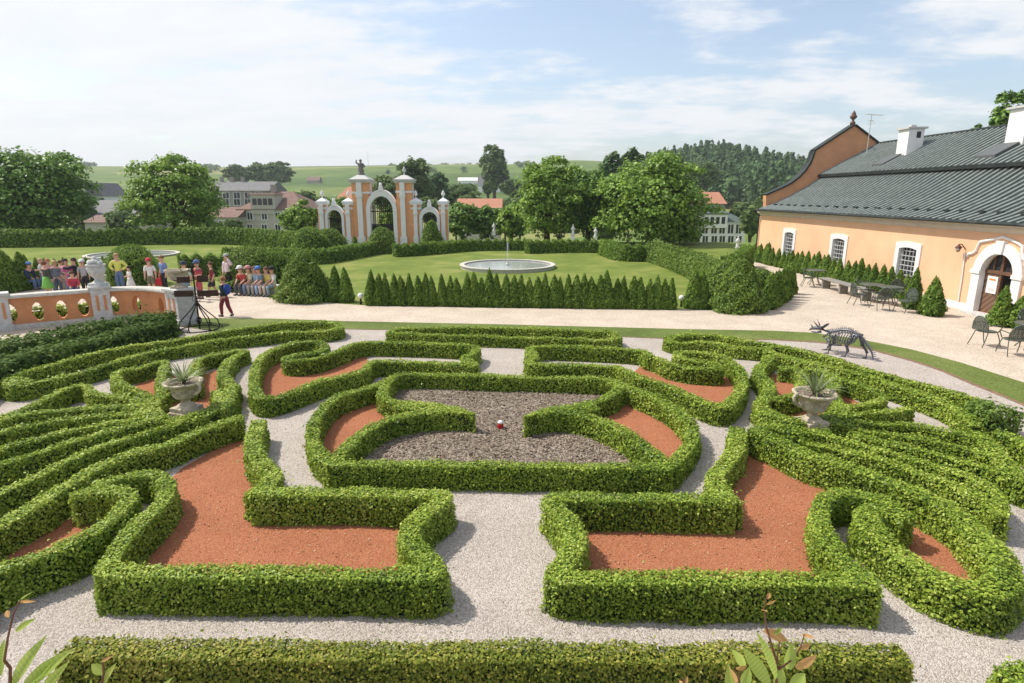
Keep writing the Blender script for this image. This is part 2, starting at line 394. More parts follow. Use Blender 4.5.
def hedge(label, strips, leaf='box_leaf', name='box_hedge', cat='hedge', group='box hedges of the parterre', h=None, dens=1.0, lsize=1.0, loose=1.0):
    my = []
    for st in strips:
        pts, o = st if isinstance(st, tuple) else (st, {})
        hgt = o.get('h', h) or float(np.mean([hh(v) for _, v in pts]))
        xy = pts_xy(pts, None if not (o.get('h') or h) else hgt)
        closed = o.get('closed', False)
        p = resample(chaikin(xy, closed), .05, closed)
        k_ = len(p); wv = np.ones(k_)
        if o.get('taper'): wv = np.clip((np.arange(k_)[::-1] if o['taper'] > 0 else np.arange(k_))*.05/abs(o['taper']), .25, 1)
        d = dict(wv=wv, p=p, w=o.get('w', .28)*(.90 if leaf in ('box_leaf', 'bronze_leaf') else 1), h=hgt*(1+random.uniform(-.012, .012)), closed=closed, hid=len(HEDGES))
        my.append(d); STRIPS.append(d)
    HEDGES.append(dict(label=label, strips=my, leaf=leaf, name=name, cat=cat, group=group, dens=dens, lsize=lsize, loose=loose))
def wob(x, y, k=1.0):
    return (np.sin(x*3.1*k+y*1.7)+np.sin(y*4.3*k-x*2.2+1.3)+np.sin((x+y)*7.1*k+.6)*.6)/2.6
def strip_core(mb, d):
    lo_ = HEDGES[d['hid']]['loose'] > 2.5; p, w, h = d['p'], d['w']*(.72 if lo_ else 1)-.105, d['h']*(.8 if lo_ else 1)-.055
    t = np.gradient(p, axis=0); t /= np.linalg.norm(t, axis=1, keepdims=True)+1e-9
    n = np.stack([-t[:, 1], t[:, 0]], 1)
    prof = [(-.5, 0), (-.42, .75), (-.36, .96), (-.25, 1), (.25, 1), (.36, .96), (.42, .75), (.5, 0)]
    b = len(mb.v); k = len(prof)
    for i in range(len(p)):
        wb = .012*wob(p[i, 0], p[i, 1])
        for a, z in prof:
            ww = w*d['wv'][i]; mb.v.append((p[i, 0]+n[i, 0]*a*ww, p[i, 1]+n[i, 1]*a*ww, z*h*(1-.75*d.get('spike', 0)*(z > .5))+(wb if z > .5 else 0)))
    for i in range(len(p)-1):
        for j in range(k-1): mb.face((b+i*k+j, b+i*k+j+1, b+(i+1)*k+j+1, b+(i+1)*k+j))
    mb.face([b+j for j in range(k)]); q = b+(len(p)-1)*k; mb.face([q+j for j in range(k)][::-1])
def strip_leaves(d, hd):
    p, w, h = d['p'], d['w'], d['h']
    seg = np.linalg.norm(np.diff(p, axis=0), axis=1); Ltot = seg.sum()
    mid = p.mean(0); 
    t = np.gradient(p, axis=0); t /= np.linalg.norm(t, axis=1, keepdims=True)+1e-9
    n = np.stack([-t[:, 1], t[:, 0]], 1)
    if d['closed']: n[0] = n[-1] = (n[0]+n[-1])/2
    dist = np.sqrt((p**2).sum(1)+HC**2)
    ls = (.0175+.00205*dist)*hd['lsize']; den = 1.55*hd['dens']/(.31*ls**2)
    # visible only inside a generous view cone: strips trail off outside the frame
    vis = (np.abs(p[:, 0]) < p[:, 1]*.95+2.2) & (p[:, 1] > 2.5)
    per = w+2*h
    dth = np.linalg.norm(np.gradient(t, axis=0), axis=1); ds_ = Ltot/max(1, len(p)-1)
    lam = den*vis*(per*ds_+dth*w*.5*(h+w*.5)*1.1)
    cnt = RNG.poisson(lam); idx = np.repeat(np.arange(len(p)), cnt)
    out = []
    k = len(idx)
    if k:
        u = RNG.uniform(0, per, k); s = RNG.uniform(-.5, .5, k)*(Ltot/max(1, len(p)-1))
        fi = np.clip(idx+s/(Ltot/max(1, len(p)-1)), 0, len(p)-1.001); i0 = fi.astype(int); fr = (fi-i0)[:, None]
        P0 = p[i0]*(1-fr)+p[i0+1]*fr; nn = n[i0]*(1-fr)+n[i0+1]*fr; sarc = fi*(Ltot/max(1, len(p)-1))
        a = np.empty(k); z = np.empty(k); na = np.zeros(k); nz = np.zeros(k)
        L1 = u < h; L2 = (u >= h) & (u < h+w); L3 = u >= h+w
        a[L1] = -.5; z[L1] = u[L1]; na[L1] = -1
        a[L2] = (u[L2]-h)/w-.5; z[L2] = h; nz[L2] = 1
        a[L3] = .5; z[L3] = u[L3]-h-w; na[L3] = 1
        # round the shoulders, flare the foot very slightly
        e = np.clip((z/h-.72)/.28, 0, 1); sh = (np.abs(a) > .49)
        a = np.where(sh, a*(1-.08*e**2), a); a = a*(1.04-.22*np.clip(z/h, 0, 1)); nz = np.where(sh, nz+e*.8, nz)
        edge = np.clip((np.abs(a)-.3)/.2, 0, 1)*(~sh); z = z-edge*.012; na = na+np.sign(a)*edge*.7
        pos = np.empty((k, 3)); pos[:, :2] = P0+nn*(a*w*d['wv'][i0])[:, None]; pos[:, 2] = z*(1-d.get('spike', 0)*np.abs(((sarc/.62+.13*np.sin(sarc*1.9)) % 1)*2-1)*(z/h))
        nr = np.stack([nn[:, 0]*na, nn[:, 1]*na, nz], 1); out.append((pos, nr, ls[idx]))
    if not d['closed']:
        for e, sg in ((0, -1), (-1, 1)):
            if not vis[e]: continue
            k = RNG.poisson(den[e]*w*d['wv'][e]*h*1.1); z = RNG.uniform(0, h, k); a = RNG.uniform(-.5, .5, k)*d['wv'][e]*(1.04-.22*z/h)
            pos = np.empty((k, 3)); pos[:, :2] = p[e]+n[e]*(a*w)[:, None]+t[e]*sg*.03*(1-np.abs(a[:, None])*2)
            pos[:, 2] = z; nr = np.tile(np.r_[t[e]*sg, .1], (k, 1)); out.append((pos, nr, np.full(k, ls[e])))
    if not out: return None
    pos = np.vstack([o[0] for o in out]); nr = np.vstack([o[1] for o in out]); sz = np.concatenate([o[2] for o in out])
    nr /= np.linalg.norm(nr, axis=1, keepdims=True)+1e-9
    keep = np.ones(len(pos), bool)
    lo, hi = p.min(0)-.6, p.max(0)+.6
    for q in STRIPS:
        if q is d: continue
        qp = q['p'][::4]
        m = ((qp > lo) & (qp < hi)).all(1)
        if not m.any(): continue
        qp = qp[m]; ins = np.zeros(len(pos), bool)
        for s0 in range(0, len(pos), 20000):
            c = pos[s0:s0+20000, :2]
            dd = ((c[:, None, :]-qp[None])**2).sum(-1).min(1)
            ins[s0:s0+20000] = dd < max(.02, q['w']*(.5 if HEDGES[q['hid']]['loose'] < 2.5 else .22)-.06)**2
        keep &= ~(ins & (pos[:, 2] < q['h']-.03))
    pos, nr, sz = pos[keep], nr[keep], sz[keep]
    k = len(pos); lo_ = hd['loose']
    bump = wob(pos[:, 0], pos[:, 1])*.020+wob(pos[:, 0]*2.7, pos[:, 1]*2.7+pos[:, 2]*5)*.014
    off = bump*1.1+np.where(RNG.random(k) < .5, RNG.uniform(-.055, .0, k), RNG.normal(0, .012, k)*lo_)+np.where(RNG.random(k) < .05, RNG.exponential(.022, k), 0)*lo_
    pos = pos+nr*off[:, None]-nr*.008; pos[:, 2] = np.maximum(pos[:, 2], .012)
    topf = np.clip(nr[:, 2:3], 0, 1); nr = nr*(.75+.35*topf)+RNG.normal(0, .55, (k, 3))*(1-.25*topf); nr[:, 2] += .25
    return pos, nr, sz*RNG.uniform(.65, 1.45, k)
def flush_hedges():
    tot = 0
    for hd in HEDGES:
        mb = MB()
        for d in hd['strips']: strip_core(mb, d)
        pr = hd['strips'][0]['p']; c = pr.mean(0)
        root = thing(hd['name'], hd['label'], hd['cat'], (0, 0, 0), 0, hd['group'])
        mb.build('stems', 'shaded_core', root, smooth=False)  # solid inner filling, its dark colour paints the shade inside the hedge
        ch = [strip_leaves(d, hd) for d in hd['strips']]; ch = [x for x in ch if x is not None]
        if ch:
            pos = np.vstack([x[0] for x in ch]); nr = np.vstack([x[1] for x in ch]); sz = np.concatenate([x[2] for x in ch])
            tot += len(pos); leaf_mesh('foliage', pos, nr, sz, hd['leaf'], root)
    print('hedge leaves', tot)

# traced centre lines of the hedge tops
loopA = [(4, 377), (25, 370.5), (51, 364), (78, 356), (109, 349), (141, 344), (170, 340), (200, 335.4), (228, 330.5), (252, 326.6), (287, 321.7), (318, 321.5), (336, 322.5), (342, 327), (333, 330.5), (318, 331.5), (283, 331.5), (267, 334), (234, 337), (200, 343), (166, 348), (137, 354), (109, 363), (82, 370.5), (49, 378), (25, 384), (8, 384)]
hedge('long narrow loop of box hedge beside the shrub bed below the balustrade, left rear edge', [(loopA, dict(closed=True, w=.28)), ([(6, 378), (24, 383)], dict(w=.6))])
loopB = [(259, 397), (254, 386), (253.5, 378), (256, 363), (265, 352), (283, 345), (306, 340.5), (320, 341), (327, 346), (320, 351.5), (297, 354), (284, 357.5), (290, 360), (306, 359.5), (326, 355), (341, 349), (352, 344), (366, 341.2), (398, 342), (437, 343), (464, 344.2), (478, 346), (474, 352), (464, 357), (470, 361), (478, 365), (456, 363), (417, 361), (380, 360), (369, 362), (365, 369), (349, 374), (319.5, 380), (302, 387), (283, 394), (270, 397.5)]
hedge('scrolled box hedge with a curled volute around brick-red gravel, left of the mulch bed', [(loopB, dict(closed=True, h=.40))])
hedge('thin rectangular loop of box hedge centred behind the mulch bed, along the grass strip', [([(403, 327.4), (450, 327), (500, 327), (560, 329), (603, 330.5), (613, 332), (622, 339), (560, 338), (500, 336), (440, 334), (388, 332.5), (391, 329.5)], dict(closed=True, w=.28))])
loopBr = [(530, 347), (545, 345), (578, 346), (610, 347.5), (637, 349), (646, 351), (650, 355.5), (658, 356.5), (669.5, 363), (689, 367), (708, 368.6), (721, 368), (716, 363), (700, 361), (686, 358), (676, 355), (678, 351.5), (697, 351), (718, 354), (734, 362), (743, 372.5), (744, 384), (737, 394), (728, 404), (720, 406), (705, 401), (679, 389), (660, 381.5), (637, 374.5), (625, 369), (615, 365), (578, 364), (533, 364), (527, 361), (536, 355), (529, 350)]
hedge('scrolled box hedge with a curled volute around brick-red gravel, right of the mulch bed', [(loopBr, dict(closed=True, h=.40))])
hedge('large symmetrical box hedge frame enclosing the brown mulch bed with the red lantern', [
    [(390, 379), (394, 375.5), (403, 373.2), (437, 373.5), (500, 375.5), (558, 377), (600, 377.8), (613, 379.5), (619, 383)],
    [(388, 380), (366.5, 388), (337, 396), (320, 410), (311, 427), (314, 442), (322.5, 453), (331, 461)],
    ([(391, 378), (384, 386), (382, 395), (390, 400), (405, 402), (430, 404), (452, 407), (474, 413)], dict(w=.28, taper=.5)),
    ([(474, 414), (458, 411), (437, 410), (410, 413), (385, 419), (365, 429), (348, 443), (333, 460)], dict(w=.30, taper=-.5)),
    ([(398, 404), (425, 407), (448, 409)], dict(w=.36)),
    [(328, 462), (392, 462), (450, 462.5), (513, 463.8), (556, 464), (607, 465), (671, 466)],
    [(619, 382), (638, 390.5), (656, 398), (679, 410), (691, 421), (694.5, 434), (684, 450), (670, 463)],
    ([(619, 381), (621, 387), (609, 397), (580, 404.5), (555, 408), (540, 411), (525, 417)], dict(w=.28, taper=.5)),
    ([(525, 418), (540, 413.5), (555, 411.5), (577, 412.5), (603, 420), (626, 430), (647, 445), (668, 463)], dict(w=.30, taper=-.5)),
    ([(550, 411), (575, 408.5), (597, 406)], dict(w=.36))])
hedge('long double box hedge running from the grass strip past the dinosaur to a bushy clump', [
    ([(668, 338), (681, 334.5), (718, 334.6), (730, 337.5), (744, 340.5), (767, 342.5), (777, 345), (796.5, 348.5), (826, 355), (853, 364), (882.6, 372.5), (912, 380), (941, 387), (970, 395), (990, 401)], dict(w=.32)),
    [(667, 338.5), (672, 342), (699, 341.5), (718, 342.5), (732, 346), (750, 347.5), (767, 348), (772, 344)],
    ([(767, 350), (787, 358), (816, 364), (845, 369.5), (873, 377), (902, 387), (931, 396), (951, 404), (966, 413), (978, 424)], dict(w=.29))])
RB = .25
hedge('fan-shaped left box hedge of long ribs around a stone urn', [
    ([(-70, 447), (0, 415.5), (19.5, 409.6), (39, 402), (58.6, 391), (76, 384), (88, 385), (92, 393), (117, 396), (137, 398.5), (150, 402)], dict(w=.24)),
    ([(-70, 445), (0, 418.5), (39, 411), (78, 408), (121, 406), (150, 406)], dict(w=.24)),
    ([(-70, 455), (0, 430.5), (39, 422.5), (68, 417.6), (117, 414), (152, 411)], dict(w=.24)),
    ([(-70, 474), (0, 447), (39, 437), (78, 427), (109, 422), (133, 419), (157, 414)], dict(w=.24)),
    ([(-80, 492), (0, 462.5), (49, 447), (78, 439), (117, 429), (146.5, 422), (165, 417)], dict(w=.24)),
    ([(-90, 530), (0, 487), (29, 477.5), (58.6, 463), (88, 450.5), (117, 440), (146.5, 432.5), (172, 425), (187, 417), (205, 411), (222, 406)], dict(w=.24)),
    ([(-90, 566), (4, 517), (29, 505.5), (68, 481), (98, 466), (127, 454), (166, 444), (191, 434), (209, 427), (229, 420.5), (242, 418.6)], dict(w=.32)),
    ([(162, 394), (152, 400), (150, 408), (157, 415), (172, 419), (190, 418), (208, 411), (220, 403), (225, 394)], dict(w=.42)),
    ([(140, 402), (130, 409)], dict(w=.42)), ([(150, 404), (140, 415)], dict(w=.42)),
    ([(148, 394), (133, 388), (119, 382), (114, 374), (120, 370.5), (137, 368), (156, 362), (167, 360), (163, 368), (160, 380), (162, 394)], dict(w=.24)),
    ([(196, 384), (193, 374), (194, 364), (200, 357), (218, 354), (236, 350), (246, 351)], dict(w=.29)),
    ([(246, 351), (234, 356), (225, 365), (222, 374), (228, 381), (236, 385), (227, 393), (215, 390)], dict(w=.29)),
    ([(225, 393), (224, 402), (212, 410)], dict(w=.55)),
    ([(163, 388), (180, 384), (197, 384)], dict(w=.29)),
    [(-90, 620), (0, 563), (35, 554), (71, 541), (96, 529), (114, 515), (128, 502), (131, 494), (117, 490), (95, 490), (72, 496)]])
front = dict(w=.33)
hedge('left front bracket of box hedge ending in a spiral, enclosing a red gravel bed', [
    ([(98, 485), (117, 478), (145, 473), (162, 475), (169, 486), (163, 498), (150, 511), (128, 530), (113, 549), (104, 564)], dict(w=.29)),
    ([(102, 567), (213, 569), (321, 569), (392, 570.5), (434, 571), (438, 568), (427, 554), (413, 543), (407, 529), (421, 515), (438, 503), (446, 496), (442, 494), (410, 494), (339, 492), (254, 492)], front),
    ([(252, 493), (264, 485), (276, 473), (264, 464), (255, 452), (253, 440), (256, 430), (259, 421)], dict(w=.34))])
hedge('right front bracket of box hedge ending in a spiral, enclosing a red gravel bed', [
    ([(876, 579), (821, 575), (750, 575), (642, 574), (558, 574), (553, 570), (569, 556), (577, 540), (571, 522), (558, 508), (550, 500), (554, 497), (607, 497.5), (660, 498), (733, 500)], front),
    ([(733, 501), (722, 488), (713, 476), (722, 465), (733, 454), (739, 441), (737, 428)], dict(w=.34)),
    ([(872, 578), (858, 568), (846, 556), (832, 542), (821, 522), (819, 508), (824, 497), (839, 491.5), (871, 497), (895, 507)], dict(w=.29))])
hedge('fan-shaped right box hedge of long ribs around a stone urn', [
    ([(754, 430), (769, 438), (787, 445), (806, 455), (826, 460), (845, 465), (872, 474), (896, 483), (921, 492), (951, 506), (975, 524), (995, 545), (1007, 562), (1008, 577), (995, 585), (965, 581), (930, 567), (899, 547), (876, 529), (866, 517), (870, 509.5), (885, 508), (908, 517)], dict(w=.38)),
    ([(800, 440), (832, 447), (853, 452), (882.6, 459), (912, 468), (941, 478), (970.5, 490), (993, 503), (1001, 512)], dict(w=.20)),
    ([(810, 433), (836, 437), (863, 445), (888.5, 452), (921.7, 460.5), (951, 469), (980, 480), (996, 489), (1003, 500), (1002, 512)], dict(w=.20)),
    ([(850, 432), (880.6, 441), (912, 446.5), (941, 454), (970.5, 461.5), (1000, 470), (1024, 478), (1070, 494)], dict(w=.20)),
    ([(845, 425), (877, 431), (902, 435), (925.6, 438.5), (951, 443), (980, 450), (996, 456)], dict(w=.20)),
    ([(845, 420), (879, 422), (912, 424), (941, 429), (966, 433), (983, 438)], dict(w=.20)),
    ([(978, 432), (988, 441), (997, 452), (1010, 465), (1020, 474)], dict(w=.34)),
    ([(830, 415), (863, 413), (888, 411), (912, 407)], dict(w=.20)),
    ([(838, 378), (859, 383), (875, 390), (886, 397), (876, 402), (855, 406), (834, 408)], dict(w=.20)),
    ([(768, 410), (780, 417), (800, 421), (822, 419), (838, 412), (843, 404)], dict(w=.42)),
    ([(772, 425), (800, 431), (830, 432)], dict(w=.42)), ([(830, 420), (850, 424)], dict(w=.42)),
    ([(771, 356), (763, 364), (757, 371), (763, 377), (771, 385), (767, 394), (760, 403), (768, 411)], dict(w=.34)),
    ([(780, 367), (798, 368), (806, 377), (800, 386), (812, 391), (836, 388), (836, 378), (824, 370), (806, 368)], dict(w=.29)),
    ([(768, 396), (784, 398), (800, 392)], dict(w=.29)), ([(840, 404), (834, 396), (820, 392)], dict(w=.29)),
    ([(755, 429), (768, 424), (790, 427)], dict(w=.29)),
    ([(996, 431), (1010, 434), (1040, 446), (1080, 462)], dict(w=.42))])
hedge('straight box hedge across the bottom of the garden in front of the camera', [([(66, 646), (200, 648.5), (400, 650), (600, 651), (760, 652), (905, 654)], dict(w=.34, h=.52))], leaf='bronze_leaf', group=None)
hedge('end of a box hedge reaching in at the bottom right corner', [([(1018, 683), (1060, 668), (1120, 650)], dict(w=.5, h=.5))], group=None)
hedge('broad dark bed of loose leafy shrubs below the orange balustrade', [
    ([(-80, 366), (0, 343), (60, 331), (105, 322), (150, 316), (172, 314.5)], dict(w=1.15, h=.58)), ([(-60, 390), (0, 360), (50, 347.5), (100, 336), (140, 326), (167, 319.5)], dict(w=1.0, h=.54))],
    leaf='ivy_leaf', name='shrub_bed', cat='shrubs', group=None, dens=.8, lsize=1.9, loose=4.0)
hedge('bushy loose clump at the right end of the double hedge, by the gravel path', [([(972, 403), (988, 406), (1004, 412)], dict(w=.80, h=.48))], leaf='yew', name='shrub', cat='shrub', group=None, dens=.9, lsize=1.5, loose=3.0)
def bed(name, pts, mat, z): return sheet(name, gp(pts), z, mat)
def bed_top(name, pts, mat, z): return sheet(name, pts_xy(pts), z, mat)
bed_top('red_gravel_bed', [(259, 397), (254, 386), (256, 363), (265, 352), (283, 345), (306, 341), (326, 346), (341, 349), (366, 343), (368, 362), (349, 374), (319.5, 380), (283, 394)], 'brick_bed', .012)
bed_top('red_gravel_bed', [(625, 368), (644, 351), (669, 363), (690, 350), (718, 354), (734, 362), (743, 372.5), (744, 384), (737, 394), (725, 404), (705, 401), (679, 389), (660, 381.5), (637, 374.5)], 'brick_bed', .012)
bed_top('red_gravel_bed', [(388, 380), (366.5, 388), (337, 396), (320, 410), (311, 427), (316, 445), (333, 460), (365, 429), (385, 419), (410, 413), (437, 410), (400, 402), (382, 395)], 'brick_bed', .012)
bed_top('red_gravel_bed', [(619, 383), (638, 390.5), (656, 398), (679, 410), (691, 421), (694, 434), (684, 450), (668, 463), (647, 445), (626, 430), (603, 420), (577, 412.5), (609, 397)], 'brick_bed', .012)
bed_top('mulch_bed', [(394, 375.5), (437, 373.5), (558, 377), (613, 379), (619, 383), (609, 397), (580, 404.5), (535, 414), (577, 412.5), (603, 420), (626, 430), (647, 445), (668, 465), (556, 464), (328, 462), (348, 443), (365, 429), (385, 419), (410, 413), (466, 411), (405, 402), (382, 395), (384, 386)], 'mulch', .016)
bed_top('red_gravel_bed', [(98, 485), (145, 473), (180, 445), (230, 420), (256, 421), (253, 440), (264, 464), (274, 474), (254, 493), (339, 492), (446, 494), (421, 515), (407, 529), (413, 543), (438, 571), (321, 569), (104, 567), (128, 530), (163, 498), (169, 486), (150, 475)], 'brick_bed', .012)
bed_top('red_gravel_bed', [(552, 574), (570, 556), (577, 540), (571, 522), (552, 498), (607, 497.5), (733, 501), (713, 476), (733, 454), (740, 430), (769, 438), (806, 455), (845, 465), (871, 494), (839, 492), (822, 500), (820, 520), (846, 556), (872, 577), (750, 575)], 'brick_bed', .012)
bed_top('red_gravel_bed', [(-40, 590), (35, 554), (71, 541), (114, 515), (128, 502), (98, 470), (68, 481), (4, 517), (-50, 545)], 'brick_bed', .012)
bed_top('red_gravel_bed', [(880, 482), (921, 492), (951, 506), (995, 545), (1007, 562), (1005, 580), (965, 581), (899, 547), (870, 522), (868, 505)], 'brick_bed', .012)
bed_top('planting_bed', [(116, 376), (160, 362), (195, 362), (240, 352), (228, 372), (232, 386), (215, 408), (175, 418), (150, 406)], 'brick_bed', .012)
bed_top('planting_bed', [(770, 360), (835, 374), (880, 396), (840, 412), (800, 420), (770, 408), (770, 385)], 'brick_bed', .012)

def scatter(name, label, cat, loop, n, mat, size, z, aspect, seed):
    rg = np.random.default_rng(seed); p = np.array([tuple(q)[:2] for q in loop]); lo, hi = p.min(0), p.max(0); q = rg.uniform(lo, hi, (n, 2)); c = np.zeros(n, bool); j = len(p)-1
    for i in range(len(p)):
        a, b = p[i], p[j]; cr = ((a[1] > q[:, 1]) != (b[1] > q[:, 1])) & (q[:, 0] < (b[0]-a[0])*(q[:, 1]-a[1])/(b[1]-a[1]+1e-12)+a[0]); c ^= cr; j = i
    q = q[c]; k = len(q); pos = np.c_[q, np.full(k, z)+rg.uniform(0, .012, k)]; nr = np.array([0, 0, 1])+rg.normal(0, .35, (k, 3))
    o = leaf_mesh(name, pos, nr, size*rg.uniform(.5, 1.5, k), mat, None, aspect); tag(o, label, cat, kind='stuff'); return o
M['straw'] = leafmat('straw', [(0, (.16, .12, .09)), (.5, (.36, .30, .24)), (1, (.62, .56, .48))], .0, .9, .05)
M['chips'] = leafmat('chips', [(0, (.10, .07, .05)), (.5, (.20, .155, .12)), (1, (.34, .28, .23))], .0, .9, .05)
mloop = pts_xy([(394, 375.5), (437, 373.5), (558, 377), (613, 379), (619, 383), (609, 397), (580, 404.5), (535, 414), (577, 412.5), (603, 420), (626, 430), (647, 445), (668, 465), (556, 464), (328, 462), (348, 443), (365, 429), (385, 419), (410, 413), (466, 411), (405, 402), (382, 395), (384, 386)])
scatter('straw', 'pale straw and bark chips strewn over the brown mulch bed', 'mulch', mloop, 5200, 'straw', .05, .022, .28, 5)
scatter('bark_chips', 'dark bark chips covering the mulch bed', 'mulch', mloop, 9000, 'chips', .055, .020, .5, 6)
M['bits'] = leafmat('bits', [(0, (.30, .12, .06)), (.6, (.42, .22, .12)), (1, (.62, .52, .40))], .0, .9, .05)
for k_, lp_ in enumerate(([(98, 485), (145, 473), (180, 445), (230, 420), (256, 421), (253, 440), (264, 464), (254, 493), (446, 494), (407, 529), (438, 571), (104, 567), (163, 498), (150, 475)], [(552, 574), (577, 540), (552, 498), (733, 501), (713, 476), (740, 430), (769, 438), (845, 465), (871, 494), (822, 500), (846, 556), (872, 577)])):
    scatter('litter', ['scattered pale grit and dead leaves on the left red gravel bed', 'scattered pale grit and dead leaves on the right red gravel bed'][k_], 'litter', pts_xy(lp_), 2200, 'bits', .022, .016, .7, 8+k_)

M['clippings'] = leafmat('clippings', [(0, (.06, .10, .02)), (.5, (.16, .15, .07)), (1, (.30, .22, .12))], .1, .9, .05)
scatter('clippings', 'fallen box clippings and dead leaves scattered over the grey garden path', 'litter', [(-13, 4.6), (13, 4.6), (16, 18), (-16, 18)], 5200, 'clippings', .022, .012, .6, 21)
# ------------------------------------------------------------------ helpers for things
def rebase(root, loc):
    loc = Vector(loc); seen = set()
    def go(o):
        for ch in kids(o):
            if ch.data and ch.data.name not in seen: ch.data.transform(Matrix.Translation(-loc)); seen.add(ch.data.name)
            go(ch)
    go(root); root.location = loc
def gz_at(x, y): return float(terrain_z(x, y))

# ------------------------------------------------------------------ people
def skin_eval(jobs):
    """jobs: (verts, edges, radii, sub) -> meshes grown by the Skin modifier, all in one depsgraph pass"""
    tmp = []
    for vs, es, rd, sub in jobs:
        me = bpy.data.meshes.new('tmp'); me.from_pydata([tuple(v) for v in vs], es, [])
        bm = bmesh.new(); bm.from_mesh(me); ly = bm.verts.layers.skin.verify()
        for i, v in enumerate(bm.verts):
            q = rd[i]; v[ly].radius = q if hasattr(q, '__len__') else (q, q); v[ly].use_root = (i == 0)
        bm.to_mesh(me); bm.free()
        o = bpy.data.objects.new('tmp', me); C.objects.link(o)
        s = o.modifiers.new('skin', 'SKIN'); s.use_smooth_shade = True; s.branch_smoothing = .6
        u = o.modifiers.new('sub', 'SUBSURF'); u.levels = sub; u.render_levels = sub; tmp.append(o)
    dg = bpy.context.evaluated_depsgraph_get(); dg.update(); out = []
    for o in tmp: out.append(bpy.data.meshes.new_from_object(o.evaluated_get(dg)))
    for o in tmp:
        me = o.data; bpy.data.objects.remove(o); bpy.data.meshes.remove(me)
    return out
def joints(pose):
    J = dict(pelvis=(0, 0, .505), waist=(0, .005, .585), chest=(0, 0, .70), nb=(0, .005, .815), n1=(0, 0, .85), hl=(0, -.012, .885), hm=(0, -.006, .935), ht=(0, .004, .975))
    for s, k in ((1, 'l'), (-1, 'r')):
        J['sh'+k] = (s*.100, .005, .795); J['el'+k] = (s*.135, .015, .645); J['wr'+k] = (s*.140, -.015, .505); J['ha'+k] = (s*.138, -.03, .455)
        J['hi'+k] = (s*.050, 0, .485); J['kn'+k] = (s*.055, -.012, .275); J['an'+k] = (s*.055, .012, .05); J['to'+k] = (s*.062, -.075, .022)
    def st(**k): J.update(k)
    if pose == 'hips':
        for s, k in ((1, 'l'), (-1, 'r')): J['el'+k] = (s*.215, .04, .665); J['wr'+k] = (s*.105, -.03, .575); J['ha'+k] = (s*.075, -.05, .565)
    if pose == 'walk':
        st(knl=(.05, -.10, .29), anl=(.05, -.10, .055), tol=(.055, -.19, .03), knr=(-.05, .02, .275), anr=(-.05, .135, .085), tor=(-.055, .08, .03),
           ell=(.135, .08, .655), wrl=(.14, .04, .53), hal=(.14, .01, .485), elr=(-.135, -.03, .65), wrr=(-.135, -.12, .545), har=(-.13, -.15, .51))
    if pose == 'shade':
        st(ell=(.205, -.05, .74), wrl=(.12, -.09, .90), hal=(.075, -.095, .935))
    if pose == 'hold':
        st(ell=(.14, -.02, .645), wrl=(.06, -.13, .63), hal=(.025, -.16, .635), elr=(-.14, -.02, .645), wrr=(-.06, -.13, .61), har=(-.025, -.16, .615))
    if pose == 'reach':
        st(ell=(.13, -.14, .74), wrl=(.11, -.26, .76), hal=(.10, -.31, .765))
    if pose in ('sit', 'sitlean'):
        d = -.235
        for k in ('pelvis', 'waist', 'chest', 'nb', 'n1', 'hl', 'hm', 'ht'): J[k] = (J[k][0], J[k][1], J[k][2]+d)
        for s, k in ((1, 'l'), (-1, 'r')):
            J['sh'+k] = (s*.10, .0, .795+d); J['el'+k] = (s*.135, -.06, .655+d); J['wr'+k] = (s*.09, -.175, .575+d); J['ha'+k] = (s*.08, -.215, .555+d)
            J['hi'+k] = (s*.052, -.01, .255); J['kn'+k] = (s*.075, -.235, .275); J['an'+k] = (s*.07, -.215, .05); J['to'+k] = (s*.08, -.30, .022)
        lean = .10 if pose == 'sitlean' else .03
        for k in J:
            x, y, z = J[k]
            if z > .30 and k[:2] not in ('kn',): J[k] = (x, y-(z-.30)*lean*2.2, z)
    return J
PEOPLE = []
def person(label, foot, H, face, pose='stand', top=(.5, .5, .5), legs=(.1, .12, .2), legstyle='trousers', sleeve='short', hair=(.10, .06, .035), hat=None, brim=True, child=True, group='visitors on the terrace', z=0.0):
    mut = lambda c: tuple(x*.82+.12*sum(c)/3 for x in c) if c else c
    top, legs, hat = mut(top), mut(legs), mut(hat)
    PEOPLE.append(dict(label=label, foot=foot, H=H, face=face, pose=pose, top=top, legs=legs, ls=legstyle, sl=sleeve, hair=hair, hat=hat, brim=brim, child=child, group=group, z=z))
